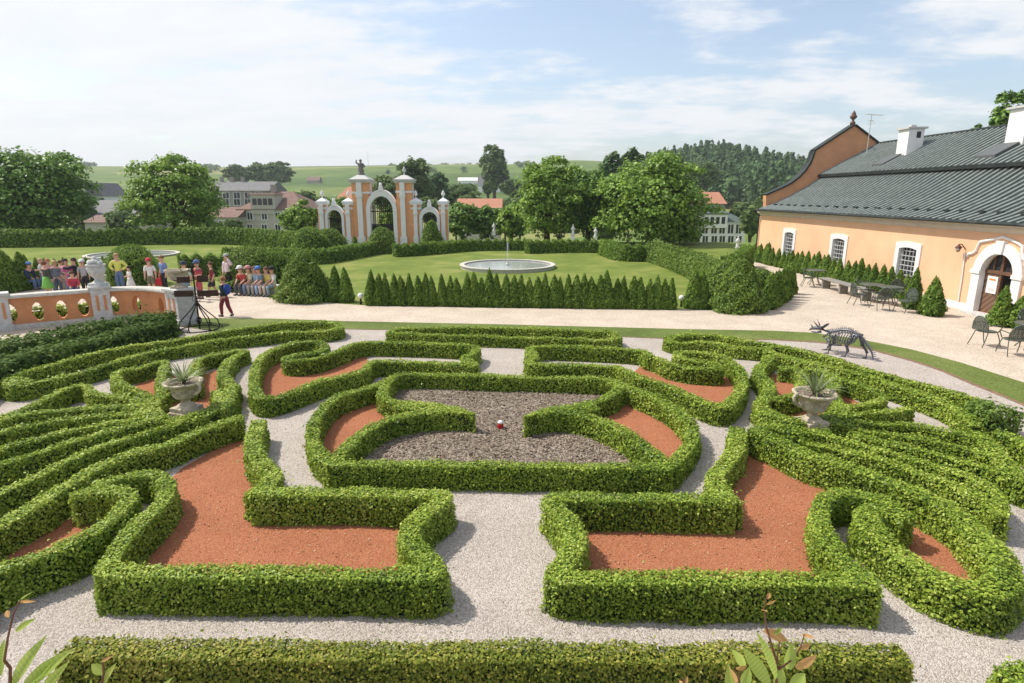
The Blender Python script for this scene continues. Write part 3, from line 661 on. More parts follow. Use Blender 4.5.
def flush_people():
    jobs = []; info = []
    for q in PEOPLE:
        J = joints(q['pose']); H = q['H']; hs = 1.07 if q['child'] else .98
        nb = Vector(J['n1'])
        for k in ('hl', 'hm', 'ht'): J[k] = tuple(nb+(Vector(J[k])-nb)*hs)
        g = {k: Vector(v)*H for k, v in J.items()}; q['g'] = g; q['hs'] = hs
        th = 1.0 if q['child'] else 1.05
        rad = dict(pelvis=(.078*th, .058*th), waist=(.068*th, .052*th), chest=(.080*th, .056*th), nb=(.05, .045), n1=(.031, .033), hl=(.046*hs, .054*hs), hm=(.057*hs, .066*hs), ht=(.036*hs, .042*hs))
        for k in 'lr':
            rad.update({'sh'+k: .040, 'el'+k: .029, 'wr'+k: .020, 'ha'+k: (.024, .013), 'hi'+k: .058, 'kn'+k: .040, 'an'+k: .026, 'to'+k: .022})
        E = [('pelvis', 'waist'), ('waist', 'chest'), ('chest', 'nb'), ('nb', 'n1'), ('n1', 'hl'), ('hl', 'hm'), ('hm', 'ht')]
        for k in 'lr': E += [('nb', 'sh'+k), ('sh'+k, 'el'+k), ('el'+k, 'wr'+k), ('wr'+k, 'ha'+k), ('pelvis', 'hi'+k), ('hi'+k, 'kn'+k), ('kn'+k, 'an'+k), ('an'+k, 'to'+k)]
        def job(E, grow, cut=None, names=None):
            ns = ['pelvis']+[n for n in g if n != 'pelvis' and any(n in e for e in E)] if any('pelvis' in e for e in E) else [n for n in g if any(n in e for e in E)]
            ix = {n: i for i, n in enumerate(ns)}
            rd = []
            for n in ns:
                r = rad[n]; r = r if hasattr(r, '__len__') else (r, r); rd.append(tuple(x*H+grow*H for x in r))
            jobs.append(([g[n] for n in ns], [(ix[a], ix[b]) for a, b in E], rd, 2 if grow == 0 else 2))
        job(E, 0); k0 = len(jobs)-1
        # clothing joints: shorten sleeve and leg ends
        g2 = dict(g)
        T = [('pelvis', 'waist'), ('waist', 'chest'), ('chest', 'nb')]
        for k in 'lr':
            T += [('nb', 'sh'+k), ('sh'+k, 'el'+k)]
            if q['sl'] == 'long': T += [('el'+k, 'wr'+k)]
        job(T, .013); k1 = len(jobs)-1
        Bm = [('pelvis', 'waist')]
        for k in 'lr':
            Bm += [('pelvis', 'hi'+k), ('hi'+k, 'kn'+k)]
            if q['ls'] == 'trousers': Bm += [('kn'+k, 'an'+k)]
        job(Bm, .010 if q['ls'] == 'trousers' else .017); k2 = len(jobs)-1
        info.append((k0, k1, k2))
    ms = skin_eval(jobs)
    for q, (a, b, c) in zip(PEOPLE, info):
        g, H, hs = q['g'], q['H'], q['hs']
        f = q['foot']; base = P(f[0], f[1], q['z']) if len(f) == 2 else Vector(f)
        root = thing('person', q['label'], 'person', base, q['face'], q['group'])
        body = ms[a]; mb = MB()
        hc = g['hm']; fy = -.066*hs*H
        # nose, ears, fingers
        mb.tube([hc+Vector((0, fy*.9, .004*H)), hc+Vector((0, fy*1.22, -.012*H)), hc+Vector((0, fy*.98, -.018*H))], [.005*H, .009*H, .006*H], 6)
        for s in (1, -1): mb.ball(hc+Vector((s*.062*hs*H, .004*H, -.008*H)), .014*H, 5, 0, (.45, .8, 1))
        for k, s in (('l', 1), ('r', -1)):
            w, h = g['wr'+k], g['ha'+k]; d = (h-w).normalized(); sd = d.cross(Vector((s, 0, 0))); sd = sd.normalized() if sd.length > .1 else Vector((0, 1, 0))
            cu = sd.cross(d).normalized()
            for i, ln in enumerate((.036, .042, .040, .032)):
                o0 = h+sd*(i-1.5)*.011*H; mb.tube([o0, o0+d*ln*.6*H, o0+(d*.9+cu*.35)*ln*H], [.006*H, .0055*H, .004*H], 5)
            o0 = w+(h-w)*.5-sd*.018*H; mb.tube([o0, o0+(d*.7-sd*.6)*.022*H, o0+(d*1.0-sd*.5)*.036*H], [.007*H, .0065*H, .005*H], 5)
        bm = bmesh.new(); bm.from_mesh(body)
        vs = [bm.verts.new(v) for v in mb.v]
        for fc in mb.f:
            try: bm.faces.new([vs[i] for i in fc]).smooth = True
            except ValueError: pass
        bm.to_mesh(body); bm.free(); body.name = 'body'; body.materials.clear(); body.materials.append(M['skin'])
        bo = link('body', body, root)
        for s in (1, -1):
            e = MB(); e.ball(hc+Vector((s*.024*hs*H, fy*.90, .006*H)), .0085*H, 6); e.build('eye', plain('eye', (.03, .02, .02), .3), root, True)
        mo = MB(); mo.box(hc+Vector((0, fy*.92, -.040*H)), (.026*H, .006*H, .006*H)); mo.build('mouth', plain('mouth', (.35, .12, .10)), root)
        t = ms[b]; t.materials.clear(); t.materials.append(plain('cloth_%d_%d_%d' % tuple(int(x*255) for x in q['top']), q['top'], .9)); t.name = 'shirt'; link('shirt' if q['sl'] != 'long' else 'jacket', t, root)
        if q['ls'] == 'skirt':
            p0 = g['waist']; sk = MB(); sk.lathe([(.085*H, -.0*H), (.10*H, -.10*H), (.135*H, -.24*H), (.15*H, -.33*H), (.14*H, -.33*H), (.09*H, -.1*H)], p0, 18, 0, lambda a_, i: .05*math.sin(a_*6)*(i > 1))
            bpy.data.meshes.remove(ms[c]); sk.build('skirt', plain('cloth_%d_%d_%d' % tuple(int(x*255) for x in q['legs']), q['legs'], .9), root, True)
        else:
            t = ms[c]; t.materials.clear(); t.materials.append(plain('cloth_%d_%d_%d' % tuple(int(x*255) for x in q['legs']), q['legs'], .9)); link('trousers' if q['ls'] == 'trousers' else 'shorts', t, root)
        for k in 'lr':
            s_ = MB(); an, to = g['an'+k], g['to'+k]; s_.tube([an+Vector((0, .02*H, -.018*H)), (an+to)*.5+Vector((0, 0, -.006*H)), to+Vector((0, -.012*H, 0))], [.032*H, .031*H, .024*H], 8)
            s_.build('shoe', plain('shoe', (.12, .11, .11)), root, True)
        hr = MB(); hr.ball(hc+Vector((0, .014*H, .022*H)), .068*hs*H, 8, 0, (.92, 1.0, .90))
        hr.build('hair', plain('hair_%d' % int(q['hair'][0]*255), q['hair'], .8), root, True)
        if q['hat']:
            ht = MB(); hz = hc+Vector((0, .006*H, .026*H)); r = .072*hs*H
            ht.lathe([(r*1.0, 0), (r*.98, r*.4), (r*.8, r*.8), (r*.4, r*1.02), (1e-5, r*1.06)], hz, 14)
            if q['brim']:
                ht.prism([hz+Vector((x*r, -r*.75-y*r, .002)) for x, y in ((-.8, 0), (-.65, .6), (-.25, .85), (.25, .85), (.65, .6), (.8, 0))], (0, 0, .006*H))
            else:
                ht.lathe([(r*.9, 0), (r*1.5, -.01*H), (r*1.5, -.006*H), (r*.9, .006*H)], hz, 16)
            ht.build('cap', plain('cap_%d_%d_%d' % tuple(int(x*255) for x in q['hat']), q['hat'], .85), root, True)
D = math.pi
person('seated adult in a blue cap, dark blue jacket and jeans, leftmost on the terrace', (30, 290), 1.66, R(90), 'sitlean', (.03, .05, .12), (.10, .17, .33), 'trousers', 'long', hat=(.10, .22, .50), child=False)
person('person seen from behind in a dark olive top and bright green skirt', (50, 297), 1.52, R(170), 'reach', (.06, .07, .05), (.18, .50, .07), 'skirt', 'long', (.16, .07, .04))
person('red-haired child beside the green skirt, in a pink top', (53, 293), 1.52, R(20), 'stand', (.62, .25, .28), (.12, .16, .28), 'trousers', 'short', (.40, .16, .09))
person('child with blond hair in a slate blue long-sleeved top', (60, 295), 1.50, R(200), 'hold', (.17, .20, .28), (.10, .12, .18), 'trousers', 'long', (.45, .30, .16))
person('child in a bright pink T-shirt with dark hair', (71, 294), 1.55, R(60), 'hold', (.80, .20, .45), (.16, .24, .38), 'trousers', 'short', (.05, .035, .03))
person('dark-haired child in black clothes bending towards the pink T-shirt', (79, 294), 1.58, R(-60), 'reach', (.025, .025, .03), (.03, .03, .035), 'trousers', 'long', (.05, .03, .02))
person('child in grey half hidden by the carved urn', (87, 294), 1.50, R(20), 'stand', (.40, .40, .42), (.03, .03, .04), 'trousers', 'short', hat=(.75, .72, .72))
person('crouching child in a crimson jacket between the pink T-shirt and the carved urn', (75.5, 297), 1.45, R(40), 'sitlean', (.55, .04, .08), (.10, .13, .22), 'trousers', 'long', (.09, .05, .03))
person('fair-haired child in a white shirt standing behind the green skirt', (45, 289), 1.42, R(-70), 'hold', (.70, .68, .66), (.14, .18, .30), 'trousers', 'short', (.46, .33, .18))
person('child in a navy jumper half hidden behind the blond child', (65, 290), 1.36, R(150), 'stand', (.06, .08, .16), (.25, .22, .18), 'trousers', 'long', (.14, .07, .04))
person('woman in a lime yellow jacket and jeans with her hands on her hips', (121.5, 291), 1.72, R(10), 'hips', (.72, .72, .10), (.11, .18, .34), 'trousers', 'long', (.42, .24, .12), child=False)
person('small dark-haired child in a white dress beside the lime jacket', (132, 292.5), 1.18, R(-40), 'hold', (.72, .70, .68), (.72, .70, .68), 'skirt', 'short', (.03, .02, .02))
person('boy in a red cap, white T-shirt and khaki shorts', (153, 294), 1.55, R(15), 'stand', (.72, .70, .66), (.17, .17, .10), 'shorts', 'short', hat=(.62, .04, .07))
person('brown-haired woman in a blue top with a red bag at her side', (166, 293), 1.68, R(-30), 'stand', (.15, .25, .52), (.03, .03, .04), 'trousers', 'short', (.20, .10, .05), child=False)
person('child in a dark cap and pale green shirt behind the iron stand', (188, 301), 1.60, R(10), 'stand', (.48, .56, .46), (.16, .27, .42), 'trousers', 'short', hat=(.05, .06, .10))
person('child in a blue cap, crimson vest and red trousers behind the iron stand', (201, 299), 1.60, R(-25), 'hold', (.50, .06, .08), (.55, .08, .10), 'trousers', 'short', hat=(.10, .14, .34))
person('child walking left in a dark red vest and dark shorts', (214, 297), 1.50, R(-70), 'walk', (.28, .05, .05), (.05, .05, .05), 'shorts', 'short', (.12, .06, .035))
person('man in a pale pink shirt and grey cap shading his eyes', (230, 292), 1.70, R(-20), 'shade', (.78, .60, .64), (.02, .02, .025), 'trousers', 'long', hat=(.40, .42, .36), child=False)
person('child in red trousers walking left across the gravel with a blue backpack', (227, 317), 1.46, R(-112), 'walk', (.03, .05, .05), (.26, .03, .05), 'trousers', 'long', (.30, .13, .06))
sb = [('seated child in a white cap and red top, left end of the bench', (.55, .06, .05), (.10, .10, .12), (.78, .76, .74), 245),
      ('seated child in a pink cap and pale yellow shirt', (.62, .60, .34), (.15, .22, .34), (.62, .26, .28), 251.5),
      ('seated child in light blue with grey trousers and brown hair', (.30, .44, .60), (.36, .34, .32), None, 257.5),
      ('seated child in a bright blue cap and blue jeans', (.16, .24, .32), (.28, .42, .62), (.07, .20, .58), 263.5),
      ('seated child in a yellow shirt and beige trousers', (.70, .52, .10), (.55, .45, .38), None, 269),
      ('seated child in a black cap and white T-shirt, right end of the bench', (.70, .68, .66), (.24, .34, .46), (.03, .03, .04), 275)]
for i, (lb, tc_, lc_, hc_, u) in enumerate(sb):
    person(lb, (u, 294.5+i*.25), 1.62, R(-38 if i % 2 else -22), 'sitlean' if i in (0, 3) else 'sit', tc_, lc_, 'trousers', 'short', (.16, .09, .05), hat=hc_)
flush_people()
def place_bench(u, v, L_, h, label, rz=0, mat='grey_stone'):
    p = P(u, v); t = thing('stone_bench', label, 'bench', p, rz)
    mb = MB(); mb.box((0, 0, h-.05), (L_, .42, .10)); bevel(mb.build('seat', mat, t), .015)
    for s in (-1, 1):
        mb = MB(); mb.box((s*(L_/2-.25), 0, (h-.1)/2), (.22, .34, h-.1)); mb.build('leg', mat, t)
place_bench(260, 293.6, 1.85, .40, 'low stone bench under the row of seated children', R(-2))
pb = P(31, 289.4); t = thing('stone_block', 'square stone block the person in the blue cap sits on', 'stone block', pb, R(10))
mb = MB(); mb.box((0, 0, .20), (.5, .42, .40), 0, 0, .94); bevel(mb.build('block', 'stone', t), .02)
# bags
bp = P(227, 317); t = thing('backpack', 'blue backpack on the back of the walking child', 'backpack', bp+Vector((.0, 0, 1.0)), R(-112))
mb = MB(); mb.ball((0, .155, .02), .16, 8, 0, (.95, .62, 1.25)); mb.build('bag', plain('bag_blue', (.035, .07, .30)), t, True)
mb = MB()
for s in (-1, 1): mb.tube([(s*.09, .10, .17), (s*.10, -.02, .20), (s*.11, -.085, .10), (s*.10, -.02, -.08), (s*.09, .08, -.12)], .014, 5)
mb.build('strap', plain('bag_strap', (.03, .03, .05)), t, True)
for (u, v, z, lb) in ((76, 292, .62, 'red shoulder bag carried by the child in the pink T-shirt'), (163, 292.5, .62, 'red cloth bag hanging at the side of the woman in blue')):
    t = thing('shoulder_bag', lb, 'bag', P(u, v)+Vector((0, -.22, z-.1)), R(20))
    mb = MB(); mb.box((0, 0, 0), (.28, .10, .34), 0, 0, .8); bevel(mb.build('bag', plain('bag_red', (.58, .04, .05)), t), .03, 3)
    mb = MB(); mb.tube([(-.10, 0, .15), (-.08, 0, .36), (0, 0, .44), (.08, 0, .36), (.10, 0, .15)], .012, 5); mb.build('strap', plain('bag_red', (.5, .04, .05)), t)

# ------------------------------------------------------------------ the long orange house on the right
def Wp(s, z, t=0): return Vector((17.84-.02*s+t, s+.02*t, z))
HOUSE = thing('orange_house', 'long peach orange house with white framed windows and a grey seamed metal roof', 'house')
def holes_sheet(outer, holes, t, name, mat, parent, depth=.25, thick=None):
    bm = bmesh.new(); es = []
    def loop(pts):
        vs = [bm.verts.new(Wp(s, z, t)) for s, z in pts]
        for i in range(len(vs)): es.append(bm.edges.new((vs[i], vs[(i+1) % len(vs)])))
        return vs
    loop(outer); hv = [loop(h) for h in holes]
    bmesh.ops.triangle_fill(bm, use_beauty=True, edges=es)
    for vs, h in zip(hv, holes):
        b2 = [bm.verts.new(Wp(s, z, t+depth)) for s, z in h]
        for i in range(len(vs)):
            j = (i+1) % len(vs); bm.faces.new((vs[i], vs[j], b2[j], b2[i]))
    me = bpy.data.meshes.new(name); bmesh.ops.recalc_face_normals(bm, faces=bm.faces); bm.to_mesh(me); bm.free()
    me.materials.append(M[mat]); return link(name, me, parent)
def band(inner, outer, t0, t1, name, mat, parent, closed=True):
    """a raised frame between two loops of equal length"""
    mb = MB(); k = len(inner)
    for z0, l in ((t1, inner), (t1, outer), (t0, inner), (t0, outer)): mb.v += [tuple(Wp(s, z, z0)) for s, z in l]
    for i in range(k if closed else k-1):
        j = (i+1) % k
        mb.face((i, j, k+j, k+i)); mb.face((k+i, k+j, 3*k+j, 3*k+i)); mb.face((i, j, 2*k+j, 2*k+i))
    return mb.build(name, mat, parent)
def win_loop(s0, s1, z0, z1, rise, off=0):
    s0 -= off; s1 += off; z0 -= off; z1 += off; n = 8
    return [(s0, z0), (s1, z0)]+[(s1+(s0-s1)*i/n, z1+rise*math.sin(math.pi*i/n)) for i in range(n+1)]
def arch_loop(c, r, spring, z0, n=16, foot=0):
    return [(c-r-foot, z0), (c-r, spring)]+[(c-r*math.cos(math.pi*i/n), spring+r*math.sin(math.pi*i/n)) for i in range(1, n)]+[(c+r, spring), (c+r+foot, z0)]
WINS = [(36.85, 38.0), (31.30, 32.45), (25.80, 26.98)]
DC, DR, DS = 21.46, .73, 1.55
S0, S1 = 9.0, 42.0
holes = [win_loop(a, b, .55, 2.02, .07) for a, b in WINS]+[arch_loop(DC, DR, DS, .06)]
holes_sheet([(S0, -.2), (S1, -.2), (S1, 3.1), (S0, 3.1)], holes, 0, 'wall', 'peach', HOUSE)
mb = MB()                                                     # far end wall, near end wall
mb.quad(Wp(S1, -.5, 0), Wp(S1, -.5, 14), Wp(S1, 3.1, 14), Wp(S1, 3.1, 0)); mb.quad(Wp(S0, -.5, 0), Wp(S0, -.5, 14), Wp(S0, 3.1, 14), Wp(S0, 3.1, 0))
mb.quad(Wp(S0, -.5, 14), Wp(S1, -.5, 14), Wp(S1, 3.1, 14), Wp(S0, 3.1, 14)); mb.build('end_wall', 'peach', HOUSE)
mb = MB()
for a, b in ((S0, DC-DR-.38), (DC+DR+.38, S1)): mb.prism([Wp(a, -.2, -.05), Wp(b, -.2, -.05), Wp(b, -.2, -.002), Wp(a, -.2, -.002)], (0, 0, .46))
mb.build('plinth', 'white_paint', HOUSE)
mb = MB()
prof = [(-.003, 2.98), (-.06, 2.98), (-.07, 3.06), (-.14, 3.12), (-.16, 3.22), (-.22, 3.28), (-.22, 3.34), (-.003, 3.34)]
mb.prism([Wp(S0, z, t) for t, z in prof], Wp(S1+.15, 0)-Wp(S0, 0)); mb.build('cornice', 'cornice', HOUSE)
for a, b in WINS:
    fr = band(win_loop(a, b, .55, 2.02, .07, -.012), win_loop(a, b, .55, 2.02, .07, .24), .21, -.05, 'window', 'white_paint', HOUSE)
    mb = MB(); mb.prism([Wp(s, z, .22) for s, z in win_loop(a-.02, b+.02, .53, 2.04, .07)], (.03, 0, 0)); mb.build('pane', 'dark_glass', fr)
    mb = MB(); nv, nh = 5, 7
    for i in range(nv):
        s = a+(b-a)*(i+.5)/nv; mb.prism([Wp(s-.011, .55, .06), Wp(s+.011, .55, .06), Wp(s+.011, .55, .10), Wp(s-.011, .55, .10)], (0, 0, 1.50))
    for i in range(nh):
        z = .55+1.47*(i+.5)/nh; mb.prism([Wp(a, z-.014, .055), Wp(b, z-.014, .055), Wp(b, z+.014, .055), Wp(a, z+.014, .055)], (.05, 0, 0))
    mb.build('grille', plain('grille_grey', (.50, .50, .49)), fr)
# door
door = band(arch_loop(DC, DR-.012, DS, 0), arch_loop(DC, DR+.36, DS, 0), .13, -.09, 'doorway', 'white_paint', HOUSE, closed=False)
for s in (-1, 1): mb = MB(); mb.prism([Wp(DC+s*(DR-.03), DS-.08, -.13), Wp(DC+s*(DR+.42), DS-.08, -.13), Wp(DC+s*(DR+.42), DS-.08, -.003), Wp(DC+s*(DR-.03), DS-.08, -.003)], (0, 0, .14)); mb.build('impost', 'white_paint', door)
mb = MB(); mb.prism([Wp(DC-.13, DS+DR-.03, -.15), Wp(DC+.13, DS+DR-.03, -.15), Wp(DC+.18, DS+DR+.44, -.15), Wp(DC-.18, DS+DR+.44, -.15)], (.147, 0, 0)); mb.build('keystone', 'white_paint', door)
mdw, nt, N_, L_, b = newmat('door_boards')
tcn = N_.new('ShaderNodeTexCoord'); mpn = N_.new('ShaderNodeMapping'); mpn.inputs['Rotation'].default_value = (R(42), 0, 0); L_.new(tcn.outputs['Object'], mpn.inputs[0])
wv = N_.new('ShaderNodeTexWave'); wv.bands_direction = 'Z'; wv.inputs['Scale'].default_value = 1.9; wv.inputs['Distortion'].default_value = .2; L_.new(mpn.outputs[0], wv.inputs[0])
rr = ramp(N_, [(0, (.055, .028, .018)), (.12, (.15, .08, .05)), (1, (.20, .11, .07))]); L_.new(wv.outputs[0], rr.inputs[0]); L_.new(rr.outputs[0], b.inputs['Base Color']); b.inputs['Roughness'].default_value = .55
lf = MB(); lf.prism([Wp(DC+.02, .07, .14), Wp(DC+DR, .07, .14), Wp(DC+DR, DS-.02, .14), Wp(DC+.02, DS-.02, .14)], (.06, 0, 0)); dl = lf.build('door_leaf', mdw, door)
mb = MB(); mb.prism([Wp(DC+.10, .80, .125), Wp(DC+.56, .80, .125), Wp(DC+.56, 1.42, .125), Wp(DC+.10, 1.42, .125)], (.012, 0, 0)); po = mb.build('notice', 'white_paint', dl)
mb = MB()
mb.prism([Wp(DC+.18, 1.27, .120), Wp(DC+.48, 1.27, .120), Wp(DC+.48, 1.33, .120), Wp(DC+.18, 1.33, .120)], (.004, 0, 0)); mb.build('heading', plain('orange_ink', (.75, .22, .03)), po)
mb = MB()
for z in (.90, .95): mb.prism([Wp(DC+.18, z, .120), Wp(DC+.46, z, .120), Wp(DC+.46, z+.02, .120), Wp(DC+.18, z+.02, .120)], (.004, 0, 0))
mb.build('small_print', plain('pale_ink', (.45, .42, .40)), po)
mb = MB(); mb.tube([Wp(DC+.08, .78, .12), Wp(DC+.08, .78, .08), Wp(DC+.18, .78, .08)], .014, 6); mb.build('handle', 'iron', dl)
mb = MB(); mb.prism([Wp(DC-DR, DS-.03, .10), Wp(DC+DR, DS-.03, .10), Wp(DC+DR, DS+.09, .10), Wp(DC-DR, DS+.09, .10)], (.12, 0, 0))
mb.prism([Wp(DC-.05, DS+.09, .11), Wp(DC+.05, DS+.09, .11), Wp(DC+.05, DS+DR, .11), Wp(DC-.05, DS+DR, .11)], (.08, 0, 0))
for s in (-.38, .38): mb.prism([Wp(DC+s-.02, DS+.09, .13), Wp(DC+s+.02, DS+.09, .13), Wp(DC+s+.02, DS+.60, .13), Wp(DC+s-.02, DS+.60, .13)], (.05, 0, 0))
mb.prism([Wp(DC-.03, .06, .12), Wp(DC+.03, .06, .12), Wp(DC+.03, DS-.03, .12), Wp(DC-.03, DS-.03, .12)], (.09, 0, 0)); mb.build('transom', 'door_wood', door)
mb = MB(); mb.prism([Wp(s, z, .19) for s, z in arch_loop(DC, DR+.01, DS, DS+.05)], (.02, 0, 0)); mb.build('fanlight', 'dark_glass', door)
mb = MB(); mb.prism([Wp(DC-DR, .05, 1.4), Wp(DC, .05, 1.4), Wp(DC, DS, 1.4), Wp(DC-DR, DS, 1.4)], (.03, 0, 0))
mb.prism([Wp(DC-DR-.02, 0, .24), Wp(DC+.02, 0, .24), Wp(DC+.02, 0, 1.4), Wp(DC-DR-.02, 0, 1.4)], (0, 0, .06))
mb.prism([Wp(DC-DR, .06, .25), Wp(DC-DR, DS, .25), Wp(DC-DR, DS, 1.4), Wp(DC-DR, .06, 1.4)], (0, -.03, 0)); mb.prism([Wp(DC, .06, .25), Wp(DC, DS, .25), Wp(DC, DS, 1.4), Wp(DC, .06, 1.4)], (0, .03, 0)); mb.build('hallway', 'dark_in', door)
mb = MB(); mb.box(Wp(DC, .02, -.25), (.55, 1.7, .12)); mb.build('step', 'grey_stone', door)
mb = MB(); mld = [(22.98, 2.02), (22.93, 2.13), (22.76, 2.16), (22.60, 2.28), (22.56, 2.48), (22.47, 2.62), (22.2, 2.68), (21.85, 2.76), (21.5, 2.86), (21.12, 2.78), (20.8, 2.68), (20.64, 2.60), (20.60, 2.42), (20.52, 2.22), (20.36, 2.12), (20.25, 2.0)]
mb.tube([Wp(s, z, -.03) for s, z in mld], .05, 8); mb.build('moulding', 'white_paint', HOUSE, True)
mb = MB(); mb.tube([Wp(23.03, .1, -.035), Wp(23.05, 1.2, -.035), Wp(23.12, 2.15, -.035)], .03, 6); mb.build('conduit', 'white_paint', HOUSE)
lamp = MB(); lp = Wp(23.2, 2.28, -.26); lamp.lathe([(.02, -.10), (.05, -.09), (.06, -.06), (.10, .05), (.13, .06), (.12, .08), (.05, .15), (.03, .17), (.02, .2)], lp, 8)
lo_ = lamp.build('wall_lamp', plain('copper', (.10, .045, .03), .45), HOUSE, True)
mb = MB(); mb.tube([lp+Vector((0, 0, .18)), lp+Vector((.10, 0, .2)), lp+Vector((.26, -.02, .0))], .02, 6); mb.build('bracket', 'iron', lo_)
mb = MB(); mb.lathe([(.068, -.05), (.098, .04)], lp+Vector((-.012, 0, 0)), 6); mb.build('glass', plain('lamp_glass', (.55, .5, .45), .2), lo_, True)
# roof of standing-seam metal
mr, nt, N_, L_, b = newmat('seam_metal')
tcn = N_.new('ShaderNodeTexCoord'); mpn = N_.new('ShaderNodeMapping'); mpn.inputs['Scale'].default_value = (.35, 3.0, .35); L_.new(tcn.outputs['Object'], mpn.inputs[0])
nn = N_.new('ShaderNodeTexNoise'); nn.inputs['Scale'].default_value = 1.3; nn.inputs['Detail'].default_value = 8; nn.inputs['Roughness'].default_value = .7; L_.new(mpn.outputs[0], nn.inputs[0])
rr = ramp(N_, [(.3, (.020, .026, .025)), (.55, (.042, .050, .048)), (.75, (.095, .108, .102))]); L_.new(nn.outputs[0], rr.inputs[0]); L_.new(rr.outputs[0], b.inputs['Base Color'])
b.inputs['Roughness'].default_value = .62; b.inputs['Metallic'].default_value = .0; setspec(b, .12)
M['seam_metal'] = mr; M['seam_light'] = simple('seam_light', (.25, .285, .27), .7, .0, var=.3, scale=5)
low = [(-.37, 3.36), (.35, 3.60), (1.5, 4.12), (2.7, 4.80), (3.75, 5.50)]; upp = [(3.45, 5.60), (5.2, 6.55), (7.1, 7.58)]
mb = MB()
for prof in (low, upp, [(7.1, 7.58), (10.7, 5.5)], [(10.7, 5.5), (14.6, 3.3)]):
    for (t0, z0), (t1, z1) in zip(prof[:-1], prof[1:]):
        mb.quad(Wp(S0, z0, t0), Wp(S1-.2, z0, t0), Wp(S1-.2, z1, t1), Wp(S0, z1, t1))
s = S0+.2
while s < S1-.3:
    for prof in (low, upp): mb.tube([Wp(s, z+.025, t) for t, z in prof], .038, 4, 1, True)
    s += .37
for k in range(36): ss = S0+.43+k*.92; mb.box(Wp(ss, 3.68, .40), (.12, .28, .10))
mb.prism([Wp(S0, 3.30, -.385), Wp(S0, 3.39, -.385), Wp(S0, 3.39, -.30), Wp(S0, 3.30, -.30)], Wp(S1-.2, 0)-Wp(S0, 0), 0)
mb.prism([Wp(S0, 5.46, 3.42), Wp(S0, 5.62, 3.40), Wp(S0, 5.62, 3.50), Wp(S0, 5.46, 3.50)], Wp(S1-.2, 0)-Wp(S0, 0), 0)
mb.tube([Wp(S0, 7.60, 7.1), Wp(S1-.2, 7.60, 7.1)], .09, 6); mb.build('roof', ['seam_metal', 'seam_light'], HOUSE)
mb = MB(); mb.tube([Wp(S0, 3.32, -.41), Wp(S1-.1, 3.32, -.41)], .055, 8); mb.tube([Wp(S1-.12, 3.28, -.52), Wp(S1-.1, 3.0, -.1), Wp(S1-.1, 0, -.09)], .05, 6); mb.build('gutter', 'seam_metal', HOUSE)
def chimney(s0, s1, t0, t1, zb, zt):
    mb = MB(); c = Wp((s0+s1)/2, (zb+zt)/2, (t0+t1)/2); mb.box(c, (t1-t0, s1-s0, zt-zb)); o = mb.build('chimney', 'white_wall', HOUSE)
    mb = MB(); mb.box(Wp((s0+s1)/2, zt+.05, (t0+t1)/2), (t1-t0+.22, s1-s0+.22, .10)); mb.box(Wp((s0+s1)/2, zt+.17, (t0+t1)/2), (.3, .3, .14)); mb.build('cap', 'grey_stone', o)
    mb = MB(); mb.box(Wp(s0-.005, zt-.32, (t0+t1)/2+.12), (.24, .012, .34)); mb.build('flue_hole', 'dark_in', o)
chimney(35.25, 36.2, 5.08, 5.94, 5.6, 7.9); chimney(27.4, 28.4, 5.0, 5.9, 5.6, 8.0)
def roof_hatch(s0, s1, t0):
    mb = MB(); sl = .57
    def q(s, t, dz): return Wp(s, 5.60+(t-3.45)*.545+dz, t)
    mb.v += [tuple(q(*a)) for a in ((s0, t0, .0), (s1, t0, .0), (s1, t0+1.0, .0), (s0, t0+1.0, .0), (s0, t0, .16), (s1, t0, .16), (s1, t0+1.0, .16), (s0, t0+1.0, .16))]
    for f in ((4, 5, 6, 7), (0, 1, 5, 4), (1, 2, 6, 5), (2, 3, 7, 6), (3, 0, 4, 7)): mb.face(f)
    mb.build('roof_hatch', plain('hatch', (.10, .105, .105), .5), HOUSE)
roof_hatch(35.5, 36.5, 3.98); roof_hatch(27.5, 28.7, 3.95)
# curved gable at the far end
gl = [(766, 207), (766, 195.5), (774, 192), (783, 188), (791, 184), (799, 178), (806, 170.5), (811, 163), (814, 155), (815, 151), (835, 138), (854.5, 125.5)]
gpt = [at(u, v, 41.55) for u, v in gl]; xc = gpt[-1].x
rgt = [Vector((2*xc-p.x, p.y, p.z)) for p in gpt[:-1][::-1]]
full = gpt+rgt; loop = full+[Vector((rgt[-1].x, 41.55, 3.0)), Vector((gpt[0].x, 41.55, 3.0))]
mb = MB(); mb.prism(loop, (0, .5, 0)); ga = mb.build('gable', 'peach_dark', HOUSE)
mb = MB()
for a, b_ in zip(full[1:-1], full[2:]):
    n_ = Vector((-(b_-a).z, 0, (b_-a).x)).normalized()*.10
    mb.prism([a+Vector((0, -.12, .004)), b_+Vector((0, -.12, .004)), b_+n_+Vector((0, -.12, 0)), a+n_+Vector((0, -.12, 0))], (0, .74, 0))
mb.build('coping', 'seam_metal', ga)
pk = full[len(gpt)-1]; mb = MB(); mb.lathe([(.16, 0), (.16, .15), (.08, .2), (.07, .3), (.2, .42), (.22, .52), (.12, .62), (.14, .68), (.05, .82), (1e-5, .9)], pk+Vector((0, .25, .08)), 12); mb.build('finial', plain('finial_brown', (.16, .085, .06)), ga, True)
an = at(868, 143, 40.5); mb = MB(); mb.tube([an-Vector((0, 0, .6)), an+Vector((0, 0, 1.75))], .025, 5)
mb.tube([an+Vector((-.35, 0, 1.75)), an+Vector((.75, .0, 1.68))], .015, 4)
for k in range(7): mb.tube([an+Vector((-.3+k*.16, -.28, 1.74-k*.01)), an+Vector((-.3+k*.16, .28, 1.74-k*.01))], .01, 4)
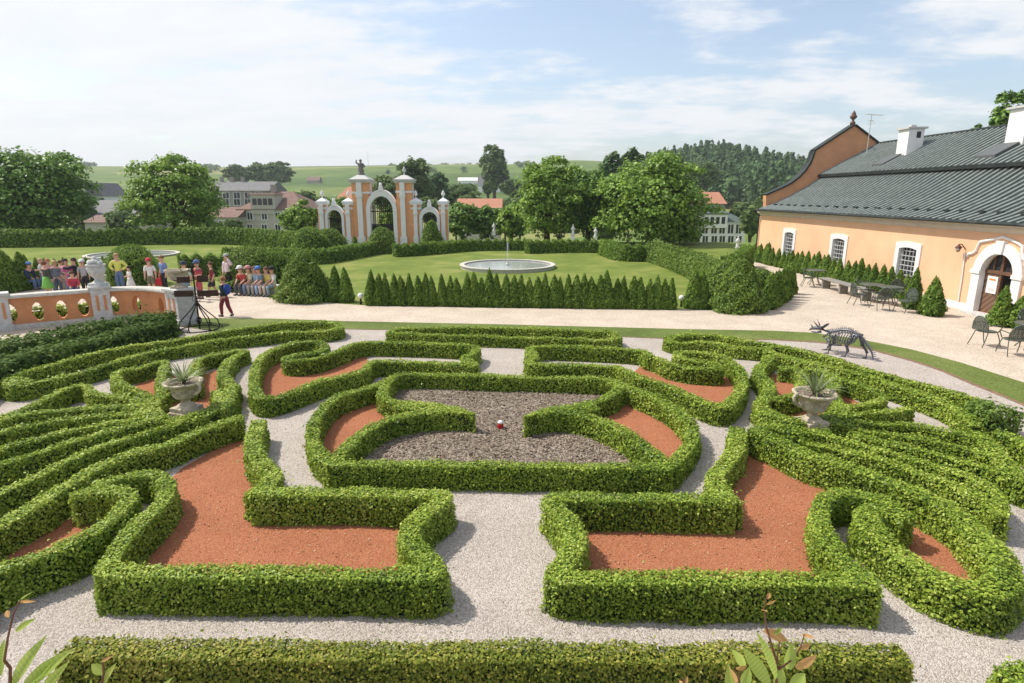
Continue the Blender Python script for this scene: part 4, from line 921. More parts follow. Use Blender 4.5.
mb.tube([an+Vector((0, -.4, 1.2)), an+Vector((0, .4, 1.2))], .02, 4); mb.tube([an+Vector((-.2, 0, 1.35)), an+Vector((.2, 0, 1.35))], .02, 4); mb.build('antenna', 'grey_stone', HOUSE)
rebase(HOUSE, (17.4, 22, 0))

# ------------------------------------------------------------------ baroque gateway at the back
GY = 52.0
GATE = thing('gateway', 'baroque orange and white gateway with two tall towers and three arches', 'gateway')
G = lambda u, v, dy=0: at(u, v, GY+dy)
def tower(u0, u1, vtop, vcap, name, p0, p1, order):
    a, b_ = G(u0, vcap), G(u1, vcap); w = b_.x-a.x; cx = (a.x+b_.x)/2; zc_ = a.z
    mb = MB(); mb.box((cx, GY+w*.5, zc_/2-.2), (w*.94, w*.94, zc_+.4)); o = mb.build(name, 'gate_orange', GATE)
    mb = MB(); pa, pb_ = G(p0, vcap).x, G(p1, vcap).x; pm_ = (pa+pb_)/2; pa, pb_ = pm_+(pa-pm_)*.78, pm_+(pb_-pm_)*.78
    mb.box(((pa+pb_)/2, GY-.06, zc_/2), (pb_-pa, .30, zc_)); 
    mb.box(((pa+pb_)/2, GY-.10, .35), ((pb_-pa)*1.45, .42, 1.0)); mb.box(((pa+pb_)/2, GY-.09, zc_*.80), ((pb_-pa)*1.25, .36, .30 if order else .18))
    for s in (-1, 1): mb.box((cx+s*w*.485, GY+w*.5, zc_/2), (.06, (pb_-pa)*.9, zc_-.1))
    mb.box((cx, GY+w*.5, zc_-.55*w if order else zc_-.4*w), (w*1.02, w*1.02, .16)); mb.build('pilaster', 'gate_white', o)
    ht = G(u0, vtop).z-zc_; mb = MB()
    mb.box((cx, GY+w*.5, zc_+.05), (w*1.15, w*1.15, .14)); mb.box((cx, GY+w*.5, zc_+.20), (w*1.26, w*1.26, .14))
    b0 = len(mb.v); mb.box((cx, GY+w*.5, zc_+.27+ht*.25), (w*1.14, w*1.14, max(.2, ht*.5)), 0, 0, .28); mb.build('cap', 'grey_stone' if order else 'gate_white', o)
    return o, Vector((cx, GY+w*.5, zc_+.27+max(.2, ht*.5)))
def finial(o, p, h, name='finial', mat='grey_stone'):
    mb = MB(); mb.lathe([(.12*h, -.05), (.12*h, .08*h), (.06*h, .16*h), (.05*h, .28*h), (.20*h, .42*h), (.24*h, .56*h), (.14*h, .68*h), (.15*h, .76*h), (.05*h, .9*h), (1e-5, h)], p, 12); mb.build(name, mat, o, True)
tA, pA = tower(350.5, 368.5, 173, 182.5, 'tower', 355.5, 362, 1); tB, pB = tower(395, 411.5, 174, 182.5, 'tower', 399, 405, 1)
# statue of a draped figure on the western tower, small vase on the eastern
mb = MB(); z0 = pA; sc_ = 1.0
mb.lathe([(.30, 0), (.30, .12), (.22, .15), (.27, .3), (.22, .5), (.19, .68), (.24, .82), (.20, .93), (.08, .98), (.07, 1.02), (.12, 1.08), (.13, 1.16), (.07, 1.25), (1e-5, 1.27)], z0, 12, 0, lambda a, i: .12*math.sin(a*3+i) if 3 < i < 8 else 0)
mb.tube([z0+Vector((.2, 0, .85)), z0+Vector((.36, -.08, .68)), z0+Vector((.26, -.2, .6))], [.08, .065, .05], 7); mb.tube([z0+Vector((-.2, 0, .85)), z0+Vector((-.38, -.05, 1.0)), z0+Vector((-.30, -.1, 1.2))], [.08, .065, .05], 7)
mb.build('statue', plain('statue_grey', (.17, .165, .15)), tA, True); finial(tB, pB, .75)
for (u0, u1, p0, p1) in ((317, 326, 318.5, 323.5), (343, 352.5, 345, 350), (410.5, 420, 413, 417.5), (438.5, 447.5, 440.5, 445.5)):
    o, p = tower(u0, u1, 198.5, 204.5, 'pillar', p0, p1, 0); finial(o, p-Vector((0, 0, .05)), .75, 'finial', 'gate_white')
def arch(u0, u1, i0, i1, vtop, itop, ispr, thick, name):
    """white arched frame, with an iron gate in the opening"""
    a, b_ = G(i0, ispr).x, G(i1, ispr).x; c = (a+b_)/2; r = (b_-a)/2; zs = G(0, ispr).z; zt = G(0, itop).z; k = (zt-zs)/r
    oa, ob = G(u0, ispr).x, G(u1, ispr).x; R_ = (ob-oa)/2; zo = G(0, vtop).z; K = (zo-zs)/R_
    n = 16; inn = [(c-r, -.3)]+[(c-r*math.cos(math.pi*i/n), zs+k*r*math.sin(math.pi*i/n)) for i in range(n+1)]+[(c+r, -.3)]
    out = [(c-R_, -.3)]+[(c-R_*math.cos(math.pi*i/n), zs+K*R_*math.sin(math.pi*i/n)) for i in range(n+1)]+[(c+R_, -.3)]
    mb = MB(); q = len(inn)
    for y, l in ((GY-.05, inn), (GY-.05, out), (GY+thick, inn), (GY+thick, out)): mb.v += [(x, y, z) for x, z in l]
    for i in range(q-1):
        mb.face((i, i+1, q+i+1, q+i)); mb.face((2*q+i, 2*q+i+1, 3*q+i+1, 3*q+i)); mb.face((i, i+1, 2*q+i+1, 2*q+i)); mb.face((q+i, q+i+1, 3*q+i+1, 3*q+i))
    o = mb.build(name, 'gate_white', GATE)
    mb = MB(); mb.box((c, GY+.1, zo+.12), (.35, .5, .42), 0, 0, .7); mb.ball((c, GY+.1, zo+.42), .14, 6); mb.build('keystone', 'gate_white', o)
    g = MB(); y = GY+thick*.6; nb = max(9, int(2*r/.17))
    for i in range(1, nb):
        x = c-r+2*r*i/nb; top = zs+k*math.sqrt(max(0, r*r-(x-c)**2))
        g.tube([(x, y, -.2), (x, y, top-.02)], .028, 4)
    for z in (.35, .95, zs*.62, zs-.05): g.box((c, y, z), (2*r, .05, .09))
    g.box((c, y, zs*.35), (2*r*.98, .03, zs*.5)); 
    for i in range(5):
        x = c-r*.8+r*1.6*i/4; zt2 = zs+.10
        g.tube([(x+.16*math.cos(t_*.8)*(1-t_*.09), y, zt2+.16+.16*math.sin(t_*.8)*(1-t_*.09)) for t_ in range(10)], .02, 4)
    g.build('iron_gate', 'iron', o)
arch(366.3, 397, 370, 393, 189.5, 196.2, 211, .7, 'main_arch'); arch(325, 344, 327.5, 341.5, 205, 210, 218, .5, 'side_arch'); arch(419.5, 440, 422, 437, 206.5, 212, 219.5, .5, 'side_arch')
for (u0, u1, v) in ((352, 356, 212), (408, 413, 213)):
    a, b_ = G(u0, v), G(u1, v); mb = MB(); mb.box(((a.x+b_.x)/2, GY+.35, a.z/2-.1), (b_.x-a.x+.3, .5, a.z+.2)); mb.build('side_wall', 'gate_orange', GATE)
for (u0, u1, v) in ((325, 344, 218), (419.5, 440, 219.5)): pass
rebase(GATE, (G(381, 246).x, GY, 0))

# ------------------------------------------------------------------ curved balustrade wall on the left
BAL = thing('balustrade', 'curved orange parapet wall with oval openings and pale stone coping', 'parapet wall')
bpx = [(-70, 303), (-35, 299.2), (0, 296.2), (50, 292.5), (91, 289.6), (107, 288.4), (130, 287.4), (150, 288.0), (162, 289.4), (176, 291.5)]
ctrl = np.array([tuple(P(u, v, 1.14))[:2] for u, v in bpx]); bpath = resample(chaikin(ctrl, False, 3), .02, False)
bs = np.r_[0, np.cumsum(np.linalg.norm(np.diff(bpath, axis=0), axis=1))]
def bp_at(s):
    i = int(np.clip(np.searchsorted(bs, s), 1, len(bs)-1)); p = bpath[i]; t = bpath[min(i+3, len(bs)-1)]-bpath[max(i-3, 0)]; t = t/np.linalg.norm(t); return Vector((p[0], p[1], 0)), Vector((t[0], t[1], 0)), Vector((t[1], -t[0], 0))
def s_of_u(u):
    uu = []
    for p in bpath[::5]:
        q = Vector((p[0], p[1], 1.14-HC)); zc_ = q.y*cp-q.z*sp; uu.append(CX+F_*q.x/zc_)
    return float(np.interp(u, uu, bs[::5]))
TH = .30
def bw(s, z, t):            # t: 0 front face .. 1 back face
    p, tg, nr = bp_at(s); return p-nr*(t*TH)+Vector((0, 0, z))
hc_ = [s_of_u(u) for u in (-46, -20, 7, 34, 58, 80, 111, 134, 158.6)]
mb = MB(); edges = [0.02]+[(a+b_)/2 for a, b_ in zip(hc_[:-1], hc_[1:])]+[bs[-1]-.02]
Z0, Z1, zc_ = -.05, 1.04, .54; ha, hb = .16, .31
for k, h in enumerate(hc_):
    e0, e1 = edges[k], edges[k+1]; n = 32; ring = []; box_ = []
    for i in range(n):
        a = 2*math.pi*i/n; ca, sa = math.cos(a), math.sin(a)
        wz = 1+.12*math.cos(2*a)
        ring.append((h+ha*ca*(1-.20*max(0, sa)), zc_+hb*sa))
        hw = (e1-h) if ca > 0 else (h-e0); hz = (Z1-zc_) if sa > 0 else (zc_-Z0)
        f = min(hw/max(abs(ca), 1e-6), hz/max(abs(sa), 1e-6)); box_.append((h+f*ca, zc_+f*sa))
    # exact corners
    for cs, cz in ((e0, Z0), (e0, Z1), (e1, Z0), (e1, Z1)):
        j = min(range(n), key=lambda i: (box_[i][0]-cs)**2+(box_[i][1]-cz)**2); box_[j] = (cs, cz)
    b0 = len(mb.v)
    for t_, l in ((0, ring), (0, box_), (1, ring), (1, box_)): mb.v += [tuple(bw(s, z, t_)) for s, z in l]
    for i in range(n):
        j = (i+1) % n
        mb.face((b0+i, b0+j, b0+n+j, b0+n+i)); mb.face((b0+2*n+i, b0+3*n+i, b0+3*n+j, b0+2*n+j)); mb.face((b0+i, b0+2*n+i, b0+2*n+j, b0+j))
mb.build('wall', 'parapet_orange', BAL)
def ribbon(name, mat, prof, s0, s1, parent, step=.12):
    mb = MB(); n = max(2, int((s1-s0)/step)); k = len(prof)
    for i in range(n+1):
        s = s0+(s1-s0)*i/n
        for t_, z in prof: mb.v.append(tuple(bw(s, z, t_)))
    for i in range(n):
        for j in range(k): mb.face((i*k+j, i*k+(j+1) % k, (i+1)*k+(j+1) % k, (i+1)*k+j))
    mb.face(range(k)); mb.face([n*k+j for j in range(k)][::-1]); return mb.build(name, mat, parent)
ribbon('coping', 'stone', [(-.3, 1.042), (-.3, 1.10), (-.2, 1.145), (1.2, 1.145), (1.3, 1.10), (1.3, 1.042)], 0, bs[-1], BAL)
ribbon('plinth', 'stone', [(-.22, -.05), (-.22, .16), (-.02, .18), (-.02, -.05)], 0, bs[-1], BAL)
def post(u, w, name, h=1.15):
    p, tg, nr = bp_at(s_of_u(u)); c = p-nr*TH*.5; rz = math.atan2(tg.y, tg.x)
    mb = MB(); mb.box((c.x, c.y, h/2-.02), (w, w*.92, h+.04), rz); o = mb.build(name, 'grey_stone', BAL); bevel(o, .012)
    mb = MB(); mb.box((c.x, c.y, h+.045), (w*1.18, w*1.10, .09), rz); bevel(mb.build('cap', 'grey_stone', o), .015); mb = MB(); mb.box((c.x, c.y, .10), (w*1.15, w*1.08, .22), rz); bevel(mb.build('base', 'grey_stone', o), .015)
    mb = MB(); q = w*.22
    for s in (-1, 1):
        cc = c+tg*s*w*.2+nr*(w*.46); mb.box((cc.x, cc.y, h*.58), (w*.15, .02, h*.46), rz)
    mb.build('inlay', 'parapet_orange', o); return c+Vector((0, 0, h+.09))
top1 = post(99, .56, 'post'); top2 = post(175.5, .72, 'post'); post(-3, .5, 'post')
rebase(BAL, (bpath[len(bpath)//2][0], bpath[len(bpath)//2][1], 0))
t = thing('carved_urn', 'pale carved stone vase heaped with stone fruit on the balustrade post', 'urn', top1)
mb = MB(); mb.box((0, 0, .05), (.44, .44, .10)); mb.lathe([(.19, .1), (.15, .14), (.09, .2), (.10, .27), (.20, .36), (.27, .50), (.29, .60), (.25, .66), (.30, .70), (.30, .74), (.2, .75)], (0, 0, 0), 24, 0, lambda a, i: .05*math.sin(a*8) if 4 <= i <= 6 else 0); mb.build('vase', 'grey_stone', t, False)
mb = MB()
for i in range(26):
    a = RNG.uniform(0, 6.28); r = RNG.uniform(0, .22); mb.ball((r*math.cos(a), r*math.sin(a), .78+.18*(1-r/.22)*RNG.uniform(.5, 1)), RNG.uniform(.05, .085), 5)
mb.build('stone_fruit', 'grey_stone', t, True)
t = thing('stone_urn', 'shallow weathered stone bowl on the end post of the balustrade', 'urn', top2, 0)
mb = MB(); mb.box((0, 0, .04), (.40, .40, .08)); mb.lathe([(.17, .08), (.10, .14), (.09, .20), (.16, .25), (.28, .31), (.30, .40), (.33, .52), (.40, .57), (.41, .62), (.36, .62), (.30, .54), (1e-5, .52)], (0, 0, 0), 26, 0, lambda a, i: .035*math.sin(a*10) if 3 <= i <= 5 else 0); mb.build('bowl', 'urn_stone', t, False)
t = thing('stone_post', 'short cream stone post standing behind the carved urn', 'bollard', P(103.5, 292))
mb = MB(); mb.box((0, 0, .35), (.26, .26, .70), 0, 0, .9); bevel(mb.build('shaft', 'stone', t), .02); mb = MB(); mb.box((0, 0, .74), (.32, .32, .08)); mb.build('cap', 'stone', t)

# ------------------------------------------------------------------ urns with yuccas in the parterre
def yucca(c, label, n, r, seed):
    rg = np.random.default_rng(seed); mb = MB(); n = int(n*1.5)
    for i in range(n):
        a = rg.uniform(0, 6.28); el = rg.uniform(.15, 1.35); L_ = r*rg.uniform(.7, 1.15); d = Vector((math.cos(a), math.sin(a), 0)); w = .0125*rg.uniform(.8, 1.2); sd = Vector((-d.y, d.x, 0))
        pts = []
        for k in range(6):
            f = k/5; e = el-f*f*.75*(1.3-el*.6); pts.append((pts[-1][0]+(d*math.cos(e)+Vector((0, 0, math.sin(e))))*L_/5, w*(1-f**2.2)+.001) if pts else (c+d*.03+Vector((0, 0, .05)), w))
        b0 = len(mb.v)
        for p, ww in pts: mb.v += [tuple(p-sd*ww), tuple(p-Vector((0, 0, ww*.35))), tuple(p+sd*ww)]
        for k in range(5):
            for j in range(2): mb.face((b0+k*3+j, b0+k*3+j+1, b0+k*3+4+j, b0+k*3+3+j))
    t = thing('yucca', label, 'plant', c)
    mb.build('leaves', 'yucca', t, False); mb = MB(); mb.tube([c-Vector((0, 0, .02)), c+Vector((0, 0, .12))], [.05, .035], 7); mb.build('stem', 'bark', t); rebase(t, c)
def big_urn(p, sc_, rz, label, ylabel, seed):
    t = thing('garden_urn', label, 'urn', p, rz, 'urns in the parterre'); S = sc_
    mb = MB(); mb.box((0, 0, -p[2]/2), (.56*S, .56*S, p[2])); bevel(mb.build('plinth', 'urn_stone', t), .02)
    mb = MB(); mb.box((0, 0, .05*S), (.50*S, .50*S, .10*S)); mb.lathe([(.22*S, .1*S), (.19*S, .14*S), (.11*S, .18*S), (.10*S, .25*S), (.13*S, .28*S)], (0, 0, 0), 24); bevel(mb.build('foot', 'urn_stone', t, False), .01)
    mb = MB(); mb.lathe([(.10*S, .27*S), (.20*S, .31*S), (.255*S, .38*S), (.26*S, .46*S), (.25*S, .52*S), (.29*S, .58*S), (.36*S, .63*S), (.42*S, .66*S), (.43*S, .70*S), (.39*S, .71*S), (.35*S, .68*S), (.33*S, .62*S)], (0, 0, 0), 36, 0, lambda a, i: .03*math.sin(a*12)*(1 <= i <= 3)+.02*math.sin(a*5+i)); mb.build('bowl', 'urn_stone', t, True)
    mb = MB(); mb.lathe([(.345*S, .64*S), (.2*S, .655*S), (1e-5, .66*S)], (0, 0, 0), 24); mb.build('soil', 'mulch', t)
    for s in (-1, 1):
        mb = MB(); mb.tube([(s*.26*S, 0, .42*S), (s*.36*S, 0, .44*S), (s*.47*S, 0, .53*S), (s*.50*S, 0, .63*S), (s*.45*S, 0, .69*S), (s*.38*S, 0, .68*S)], [.045*S, .04*S, .035*S, .035*S, .04*S, .045*S], 8); mb.build('handle', 'urn_stone', t, True)
    mb = MB()
    for i in range(18):
        a = i/18*6.28; mb.ball((.262*S*math.cos(a), .262*S*math.sin(a), (.48+.03*math.sin(i*2.1))*S), .036*S, 5, 0, (1, 1, .8))
    mb.build('carving', 'urn_stone', t, True)
    yucca(Vector(p)+Vector((0, 0, .64*S)), ylabel, 36, .64*S, seed)
big_urn(P(187, 410, .30), .82, R(-20), 'weathered stone urn with two handles, in the left hedge fan', 'spiky yucca growing in the urn of the left hedge fan', 3)
big_urn(P(811, 424, .30), .86, R(15), 'weathered stone urn with two handles, in the right hedge fan', 'spiky yucca growing in the urn of the right hedge fan', 5)

# ------------------------------------------------------------------ red grave-light lantern in the mulch bed
lpos = P(500.5, 429); t = thing('lantern', 'small red glass lantern with a white cap on the mulch bed', 'lantern', lpos)
mb = MB(); mb.lathe([(.05, 0), (.058, .02), (.058, .10), (.05, .12)], (0, 0, 0), 14); mb.build('glass', 'red_glass', t, True)
mb = MB(); mb.lathe([(.055, .121), (.057, .14), (.04, .16), (.02, .175), (1e-5, .18)], (0, 0, 0), 14); mb.build('lid', 'white_paint', t, True)

# ------------------------------------------------------------------ wrought-iron stand with boards
sp_ = P(200, 329.5); t = thing('iron_stand', 'black wrought-iron stand on a hooped foot with four brown boards', 'iron stand', sp_, R(8)); FS = .80
mb = MB(); mb.tube([(0, 0, 0), (0, 0, 2.05)], .026, 8); mb.build('pole', 'iron', t)
for k in range(6):
    a = k*math.pi/3+.3; d = Vector((math.cos(a), math.sin(a), 0)); mb = MB()
    d = d*FS; pts = [Vector((0, 0, .95)), d*.18+Vector((0, 0, .72)), d*.45+Vector((0, 0, .50)), d*.68+Vector((0, 0, .30)), d*.74+Vector((0, 0, .12)), d*.70+Vector((0, 0, 0.01))]
    mb.tube(pts, .018, 6); mb.tube([d*.74+Vector((0, 0, .12)), d*.84+Vector((0, 0, .08)), d*.82+Vector((0, 0, .0))], .014, 5)
    mb.tube([d*.0+Vector((0, 0, .15)), d*.12+Vector((0, 0, .32)), d*.05+Vector((0, 0, .42))], .012, 5); mb.build('leg', 'iron', t)
mb = MB(); mb.tube([(.72*FS*math.cos(a*math.pi/18), .72*FS*math.sin(a*math.pi/18), .03) for a in range(37)], .016, 6); mb.build('hoop', 'iron', t)
for (x0, x1, z0, z1, y) in ((-.64, -.06, 1.10, 1.30, -.02), (.06, .70, 1.10, 1.30, -.02), (-.52, -.12, 1.55, 1.74, .02), (.10, .44, 1.56, 1.78, .02)):
    mb = MB(); mb.box(((x0+x1)/2, y, (z0+z1)/2), (x1-x0, .025, z1-z0)); mb.box(((x0+x1)/2, y+.02, (z0+z1)/2-.02), (abs(x0)+abs(x1), .02, .03)); bevel(mb.build('board', 'rust_board', t), .004)
mb = MB()
for s in (-1, 1):
    mb.tube([(s*(.02+.12*math.sin(i*.7)*(1-i*.06)), 0, 1.0+.10*math.cos(i*.7)*(1-i*.06)) for i in range(10)], .010, 5)
    mb.tube([(0, 0, 1.85), (s*.15, 0, 1.95), (s*.30, 0, 1.90), (s*.42, 0, 2.05)], .011, 5); mb.tube([(s*.1, 0, 1.9), (s*.12, 0, 2.12)], .01, 5)
mb.lathe([(.03, 2.05), (.05, 2.09), (.02, 2.15), (1e-5, 2.22)], (0, 0, 0), 8); mb.build('scrollwork', 'iron', t)

# ------------------------------------------------------------------ dinosaur skeleton of welded metal
da, db = P(826, 351.5), P(868, 360); dr = math.atan2(db.y-da.y, db.x-da.x); dc = P(842, 355.2)
DINO = thing('dinosaur_sculpture', 'dark metal skeleton sculpture of a horned dinosaur on the gravel path', 'sculpture', dc, dr)
mb_mat = plain('weld_steel', (.13, .135, .15), .4); mb_mat.node_tree.nodes['Principled BSDF'].inputs['Metallic'].default_value = .55
spine = [(-.62, .74), (-.46, .70), (-.30, .74), (-.12, .83), (.05, .87), (.20, .84), (.34, .75), (.48, .62), (.62, .46), (.73, .28), (.79, .06)]
S3 = [Vector((x, 0, z)) for x, z in spine]
mb = MB(); mb.tube(S3, [.03, .035, .04, .045, .045, .045, .042, .036, .028, .022, .012], 7)
def spn(f):
    i = min(int(f*10), 9); q = f*10-i; return S3[i].lerp(S3[i+1], q), (S3[i+1]-S3[i]).normalized()
for k in range(34):
    p, tg = spn(.10+k/34*.88); up = Vector((-tg.z, 0, tg.x)); hgt = .075*(1-.5*abs(k/34-.35)); mb.tube([p-up*.02, p+up*(.03+hgt)], [.016, .010], 4)
mb.build('spine', mb_mat, DINO, True)
for k in range(10):
    x = -.42+k*.068; p, tg = spn(.20+k*.038); dpt = .40+.10*math.sin(k/9*3.14); wd_ = .17+.10*math.sin(k/9*3.14); r_ = MB()
    for s in (-1, 1): r_.tube([p, p+Vector((.01, s*wd_*.75, -.06)), p+Vector((-.01, s*wd_, -dpt*.45)), p+Vector((-.05, s*wd_*.75, -dpt*.85)), p+Vector((-.08, s*.05, -dpt))], [.015, .015, .015, .013, .010], 6)
    r_.build('rib', mb_mat, DINO, True)
mb = MB(); mb.tube([Vector((-.46, 0, .34)), Vector((-.30, 0, .28)), Vector((-.05, 0, .32))], .028, 6); mb.build('breastbone', mb_mat, DINO, True)
def limb(side, pts, rads, foot):
    l = MB(); P3 = [Vector((x, side*y, z)) for x, y, z in pts]
    for a, b_, r in zip(P3[:-1], P3[1:], rads):
        m_ = (a+b_)/2; l.tube([a, a.lerp(b_, .15), m_, a.lerp(b_, .85), b_], [r*1.0, r*.7, r*.48, r*.65, r*.95], 7)
        if r > .03: o_ = Vector((.035, 0, 0)); l.tube([a+o_, m_+o_*1.2, b_+o_], r*.45, 5)
    e = P3[-1]
    for k in (-1, 0, 1): l.tube([e, e+Vector((-.07, k*.04, -.01)), e+Vector((-.12, k*.05, -.025))], [.022, .018, .010], 5)
    l.build('leg', mb_mat, DINO, True)
for s in (-1, 1):
    o_ = .06*s
    limb(s, [(.34, .10, .70), (.27+o_*2.2, .17, .40), (.37+o_*3.0, .15, .20), (.34+o_*3.4, .15, .025)], [.055, .042, .03], 1)
    limb(s, [(-.40, .16, .52), (-.30-o_*.5, .20, .32), (-.38-o_*1.6, .17, .14), (-.40-o_*1.8, .17, .025)], [.045, .034, .026], 1)
mb = MB(); mb.tube([Vector((.20, -.16, .72)), Vector((.36, 0, .80)), Vector((.52, -.0, .60))], .035, 6); mb.tube([Vector((.36, -.16, .74)), Vector((.36, .16, .74))], .05, 6)
mb.build('girdle', mb_mat, DINO, True); mb = MB(); mb.tube([Vector((-.48, -.17, .52)), Vector((-.40, -.1, .66)), Vector((-.34, 0, .72)), Vector((-.40, .1, .66)), Vector((-.48, .17, .52))], .03, 6); mb.build('girdle', mb_mat, DINO, True)
sk = MB(); hd = Vector((-.70, 0, .75))
sk.tube([hd+Vector((.10, 0, .02)), hd+Vector((-.02, 0, .02)), hd+Vector((-.14, 0, -.02)), hd+Vector((-.22, 0, -.06)), hd+Vector((-.27, 0, -.12))], [.065, .075, .055, .035, .012], 8)
sk.tube([hd+Vector((.06, 0, -.10)), hd+Vector((-.08, 0, -.15)), hd+Vector((-.2, 0, -.15))], [.045, .035, .015], 7)
so_ = sk.build('skull', mb_mat, DINO, True)
mb = MB(); cf = hd+Vector((.12, 0, .10)); ring_ = [cf+Vector((.08*math.sin(a)+.02, .15*math.cos(a), .10*math.sin(a)+.01)) for a in [i*math.pi/12 for i in range(-2, 15)]]
mb.tube(ring_, .014, 6)
for i in range(1, 16, 2): mb.tube([hd+Vector((.08, 0, .02)), ring_[i]], [.03, .014], 5)
mb.build('frill', mb_mat, so_, True)
for (y, l) in ((.06, .26), (-.06, .26)):
    mb = MB(); b0 = hd+Vector((-.02, y, .09)); mb.tube([b0, b0+Vector((-.05, y*.5, .08)), b0+Vector((-.12, y*.9, l-.08))], [.022, .015, .004], 7); mb.build('horn', mb_mat, so_, True)
mb = MB(); b0 = hd+Vector((-.18, 0, .0)); mb.tube([b0, b0+Vector((-.03, 0, .06)), b0+Vector((-.07, 0, .12))], [.022, .015, .004], 7); mb.build('horn', mb_mat, so_, True)
mb = MB()
for k in range(15):
    p, tg = spn(.62+k*.026); up = Vector((-tg.z, 0, tg.x)); w_ = .085*(1-k/19); mb.tube([p+Vector((0, -w_, 0)), p-up*w_*.4, p+Vector((0, w_, 0))], .013, 5); mb.tube([p, p-up*(.11*(1-k/17))], [.012, .007], 4)
mb.build('tail_bones', mb_mat, DINO, True); DINO.scale = (1.02, 1.02, .84)

# ------------------------------------------------------------------ garden furniture
def make_chair():
    t = thing('garden_chair', 'x', 'chair', (0, 0, 0), 0, 'metal chairs on the gravel court'); m = 'green_metal'
    mb = MB(); mb.lathe([(.235, .425), (.245, .435), (.235, .445), (.12, .437), (1e-5, .435)], (0, 0, 0), 20); mb.tube([(.24*math.cos(i*math.pi/10), .24*math.sin(i*math.pi/10), .435) for i in range(21)], .014, 6); mb.build('seat', m, t)
    mb = MB(); arc = []
    for i in range(15):
        a = math.pi*i/14; arc.append(Vector((-.25*math.cos(a), .235+.10*math.sin(a)*.6, .47+.42*math.sin(a)**.75)))
    mb.tube(arc, .014, 6); n = 6
    for i in range(1, 14):
        x = -.25*math.cos(math.pi*i/14); y = arc[i].y; mb.tube([Vector((x*.9, .225, .45)), Vector((x, y*.98, (.45+arc[i].z)/2)), arc[i]], .006, 4)
    for z in (.52, .57, .62, .67, .72, .77, .82):
        w = .25*math.sqrt(max(.02, 1-((z-.47)/.43)**2.6)); mb.tube([Vector((-w, .24+.05*(z-.47), z)), Vector((0, .25+.12*(z-.47), z)), Vector((w, .24+.05*(z-.47), z))], .006, 4)
    b0 = len(mb.v); mb.build('backrest', m, t)
    pan = MB(); lp_ = [(p.x*.96, p.y+.004, .46+(p.z-.46)*.97) for p in arc]; pan.prism(lp_, (0, .004, 0)); pan.build('mesh_panel', 'chair_mesh', t)
    for s in (-1, 1):
        mb = MB(); mb.tube([(s*.22, -.12, .435), (s*.25, -.20, .22), (s*.255, -.27, .01)], .014, 6); mb.build('leg', m, t)
        mb = MB(); mb.tube([(s*.20, .17, .435), (s*.22, .24, .22), (s*.235, .33, .01)], .014, 6); mb.build('leg', m, t)
        mb = MB(); mb.tube([(s*.245, .23, .64), (s*.28, .05, .655), (s*.28, -.14, .645), (s*.27, -.21, .60), (s*.23, -.13, .44)], .015, 6); mb.build('armrest', m, t)
    return t
mm, nt, N_, L_, b = newmat('chair_mesh'); b.inputs['Base Color'].default_value = (.085, .105, .085, 1); b.inputs['Roughness'].default_value = .5
trn = N_.new('ShaderNodeBsdfTransparent'); mxs = N_.new('ShaderNodeMixShader'); mxs.inputs[0].default_value = .42; L_.new(b.outputs[0], mxs.inputs[1]); L_.new(trn.outputs[0], mxs.inputs[2]); L_.new(mxs.outputs[0], N_['Material Output'].inputs[0]); M['chair_mesh'] = mm
ch0 = None
for (u, v, rz, lb) in ((858, 305, 90, 'green-grey metal armchair seen from the side, left end of the far table group'), (862, 297, 60, 'green-grey metal armchair half hidden behind the far round tables'),
        (879, 310, 175, 'green-grey metal armchair seen from behind in front of the far table'), (897, 301.5, -15, 'round-backed metal armchair facing the camera beside the far table'), (904, 312.5, -75, 'metal armchair at the right end of the far table group, beside the thick thuja'),
        (984, 346, 100, 'metal armchair standing alone, left of the table near the door'), (1011, 355, 165, 'metal armchair cut by the right edge, nearest to the camera'), (1026, 337, -30, 'metal armchair behind the near table at the right edge'), (808, 287, 70, 'metal chair at the farthest table beside the long plank bench')):
    c = make_chair() if ch0 is None else copy_tree(ch0); ch0 = ch0 or c
    c.location = P(u, v)+Vector((0, 0, .012)); c.rotation_euler = (0, 0, R(rz)); c['label'] = lb
tb0 = None
def make_table():
    t = thing('round_table', 'x', 'table', (0, 0, 0), 0, 'round metal tables on the gravel court')
    mb = MB(); mb.lathe([(.40, .70), (.46, .705), (.47, .72), (.46, .735), (.2, .73), (1e-5, .728)], (0, 0, 0), 28); mb.build('tabletop', 'green_metal', t, False)
    for k in range(4):
        a = k*math.pi/2+.5; d = Vector((math.cos(a), math.sin(a), 0)); mb = MB(); mb.tube([d*.30+Vector((0, 0, .70)), d*.16+Vector((0, 0, .45)), d*.22+Vector((0, 0, .2)), d*.38+Vector((0, 0, .01))], .017, 6); mb.build('leg', 'green_metal', t)
    return t
for (u, v, lb) in ((870, 302, 'round metal table on the left of the far group of chairs'), (888, 305, 'round metal table in the middle of the far group of chairs'), (1030, 349, 'round metal table at the right edge between the near chairs'), (814, 285, 'round metal table at the far end of the long plank bench')):
    c = make_table() if tb0 is None else copy_tree(tb0); tb0 = tb0 or c; c.location = P(u, v)+Vector((0, 0, .012)); c['label'] = lb
a_, b_ = P(822, 287.5), P(872, 303); dd = b_-a_; t = thing('plank_bench', 'long grey wooden plank table standing parallel to the house wall', 'plank table', (a_+b_)/2+Vector((0, 0, .01)), math.atan2(dd.y, dd.x)); L_b = dd.length
mb = MB()
for k in (-1, 0, 1): mb.box((0, k*.17, .46), (L_b, .155, .05))
bevel(mb.build('tabletop', 'grey_wood', t), .008)
for f in (-.42, -.05, .38):
    mb = MB(); mb.box((f*L_b, 0, .22), (.14, .36, .43)); mb.build('leg', 'grey_wood', t)

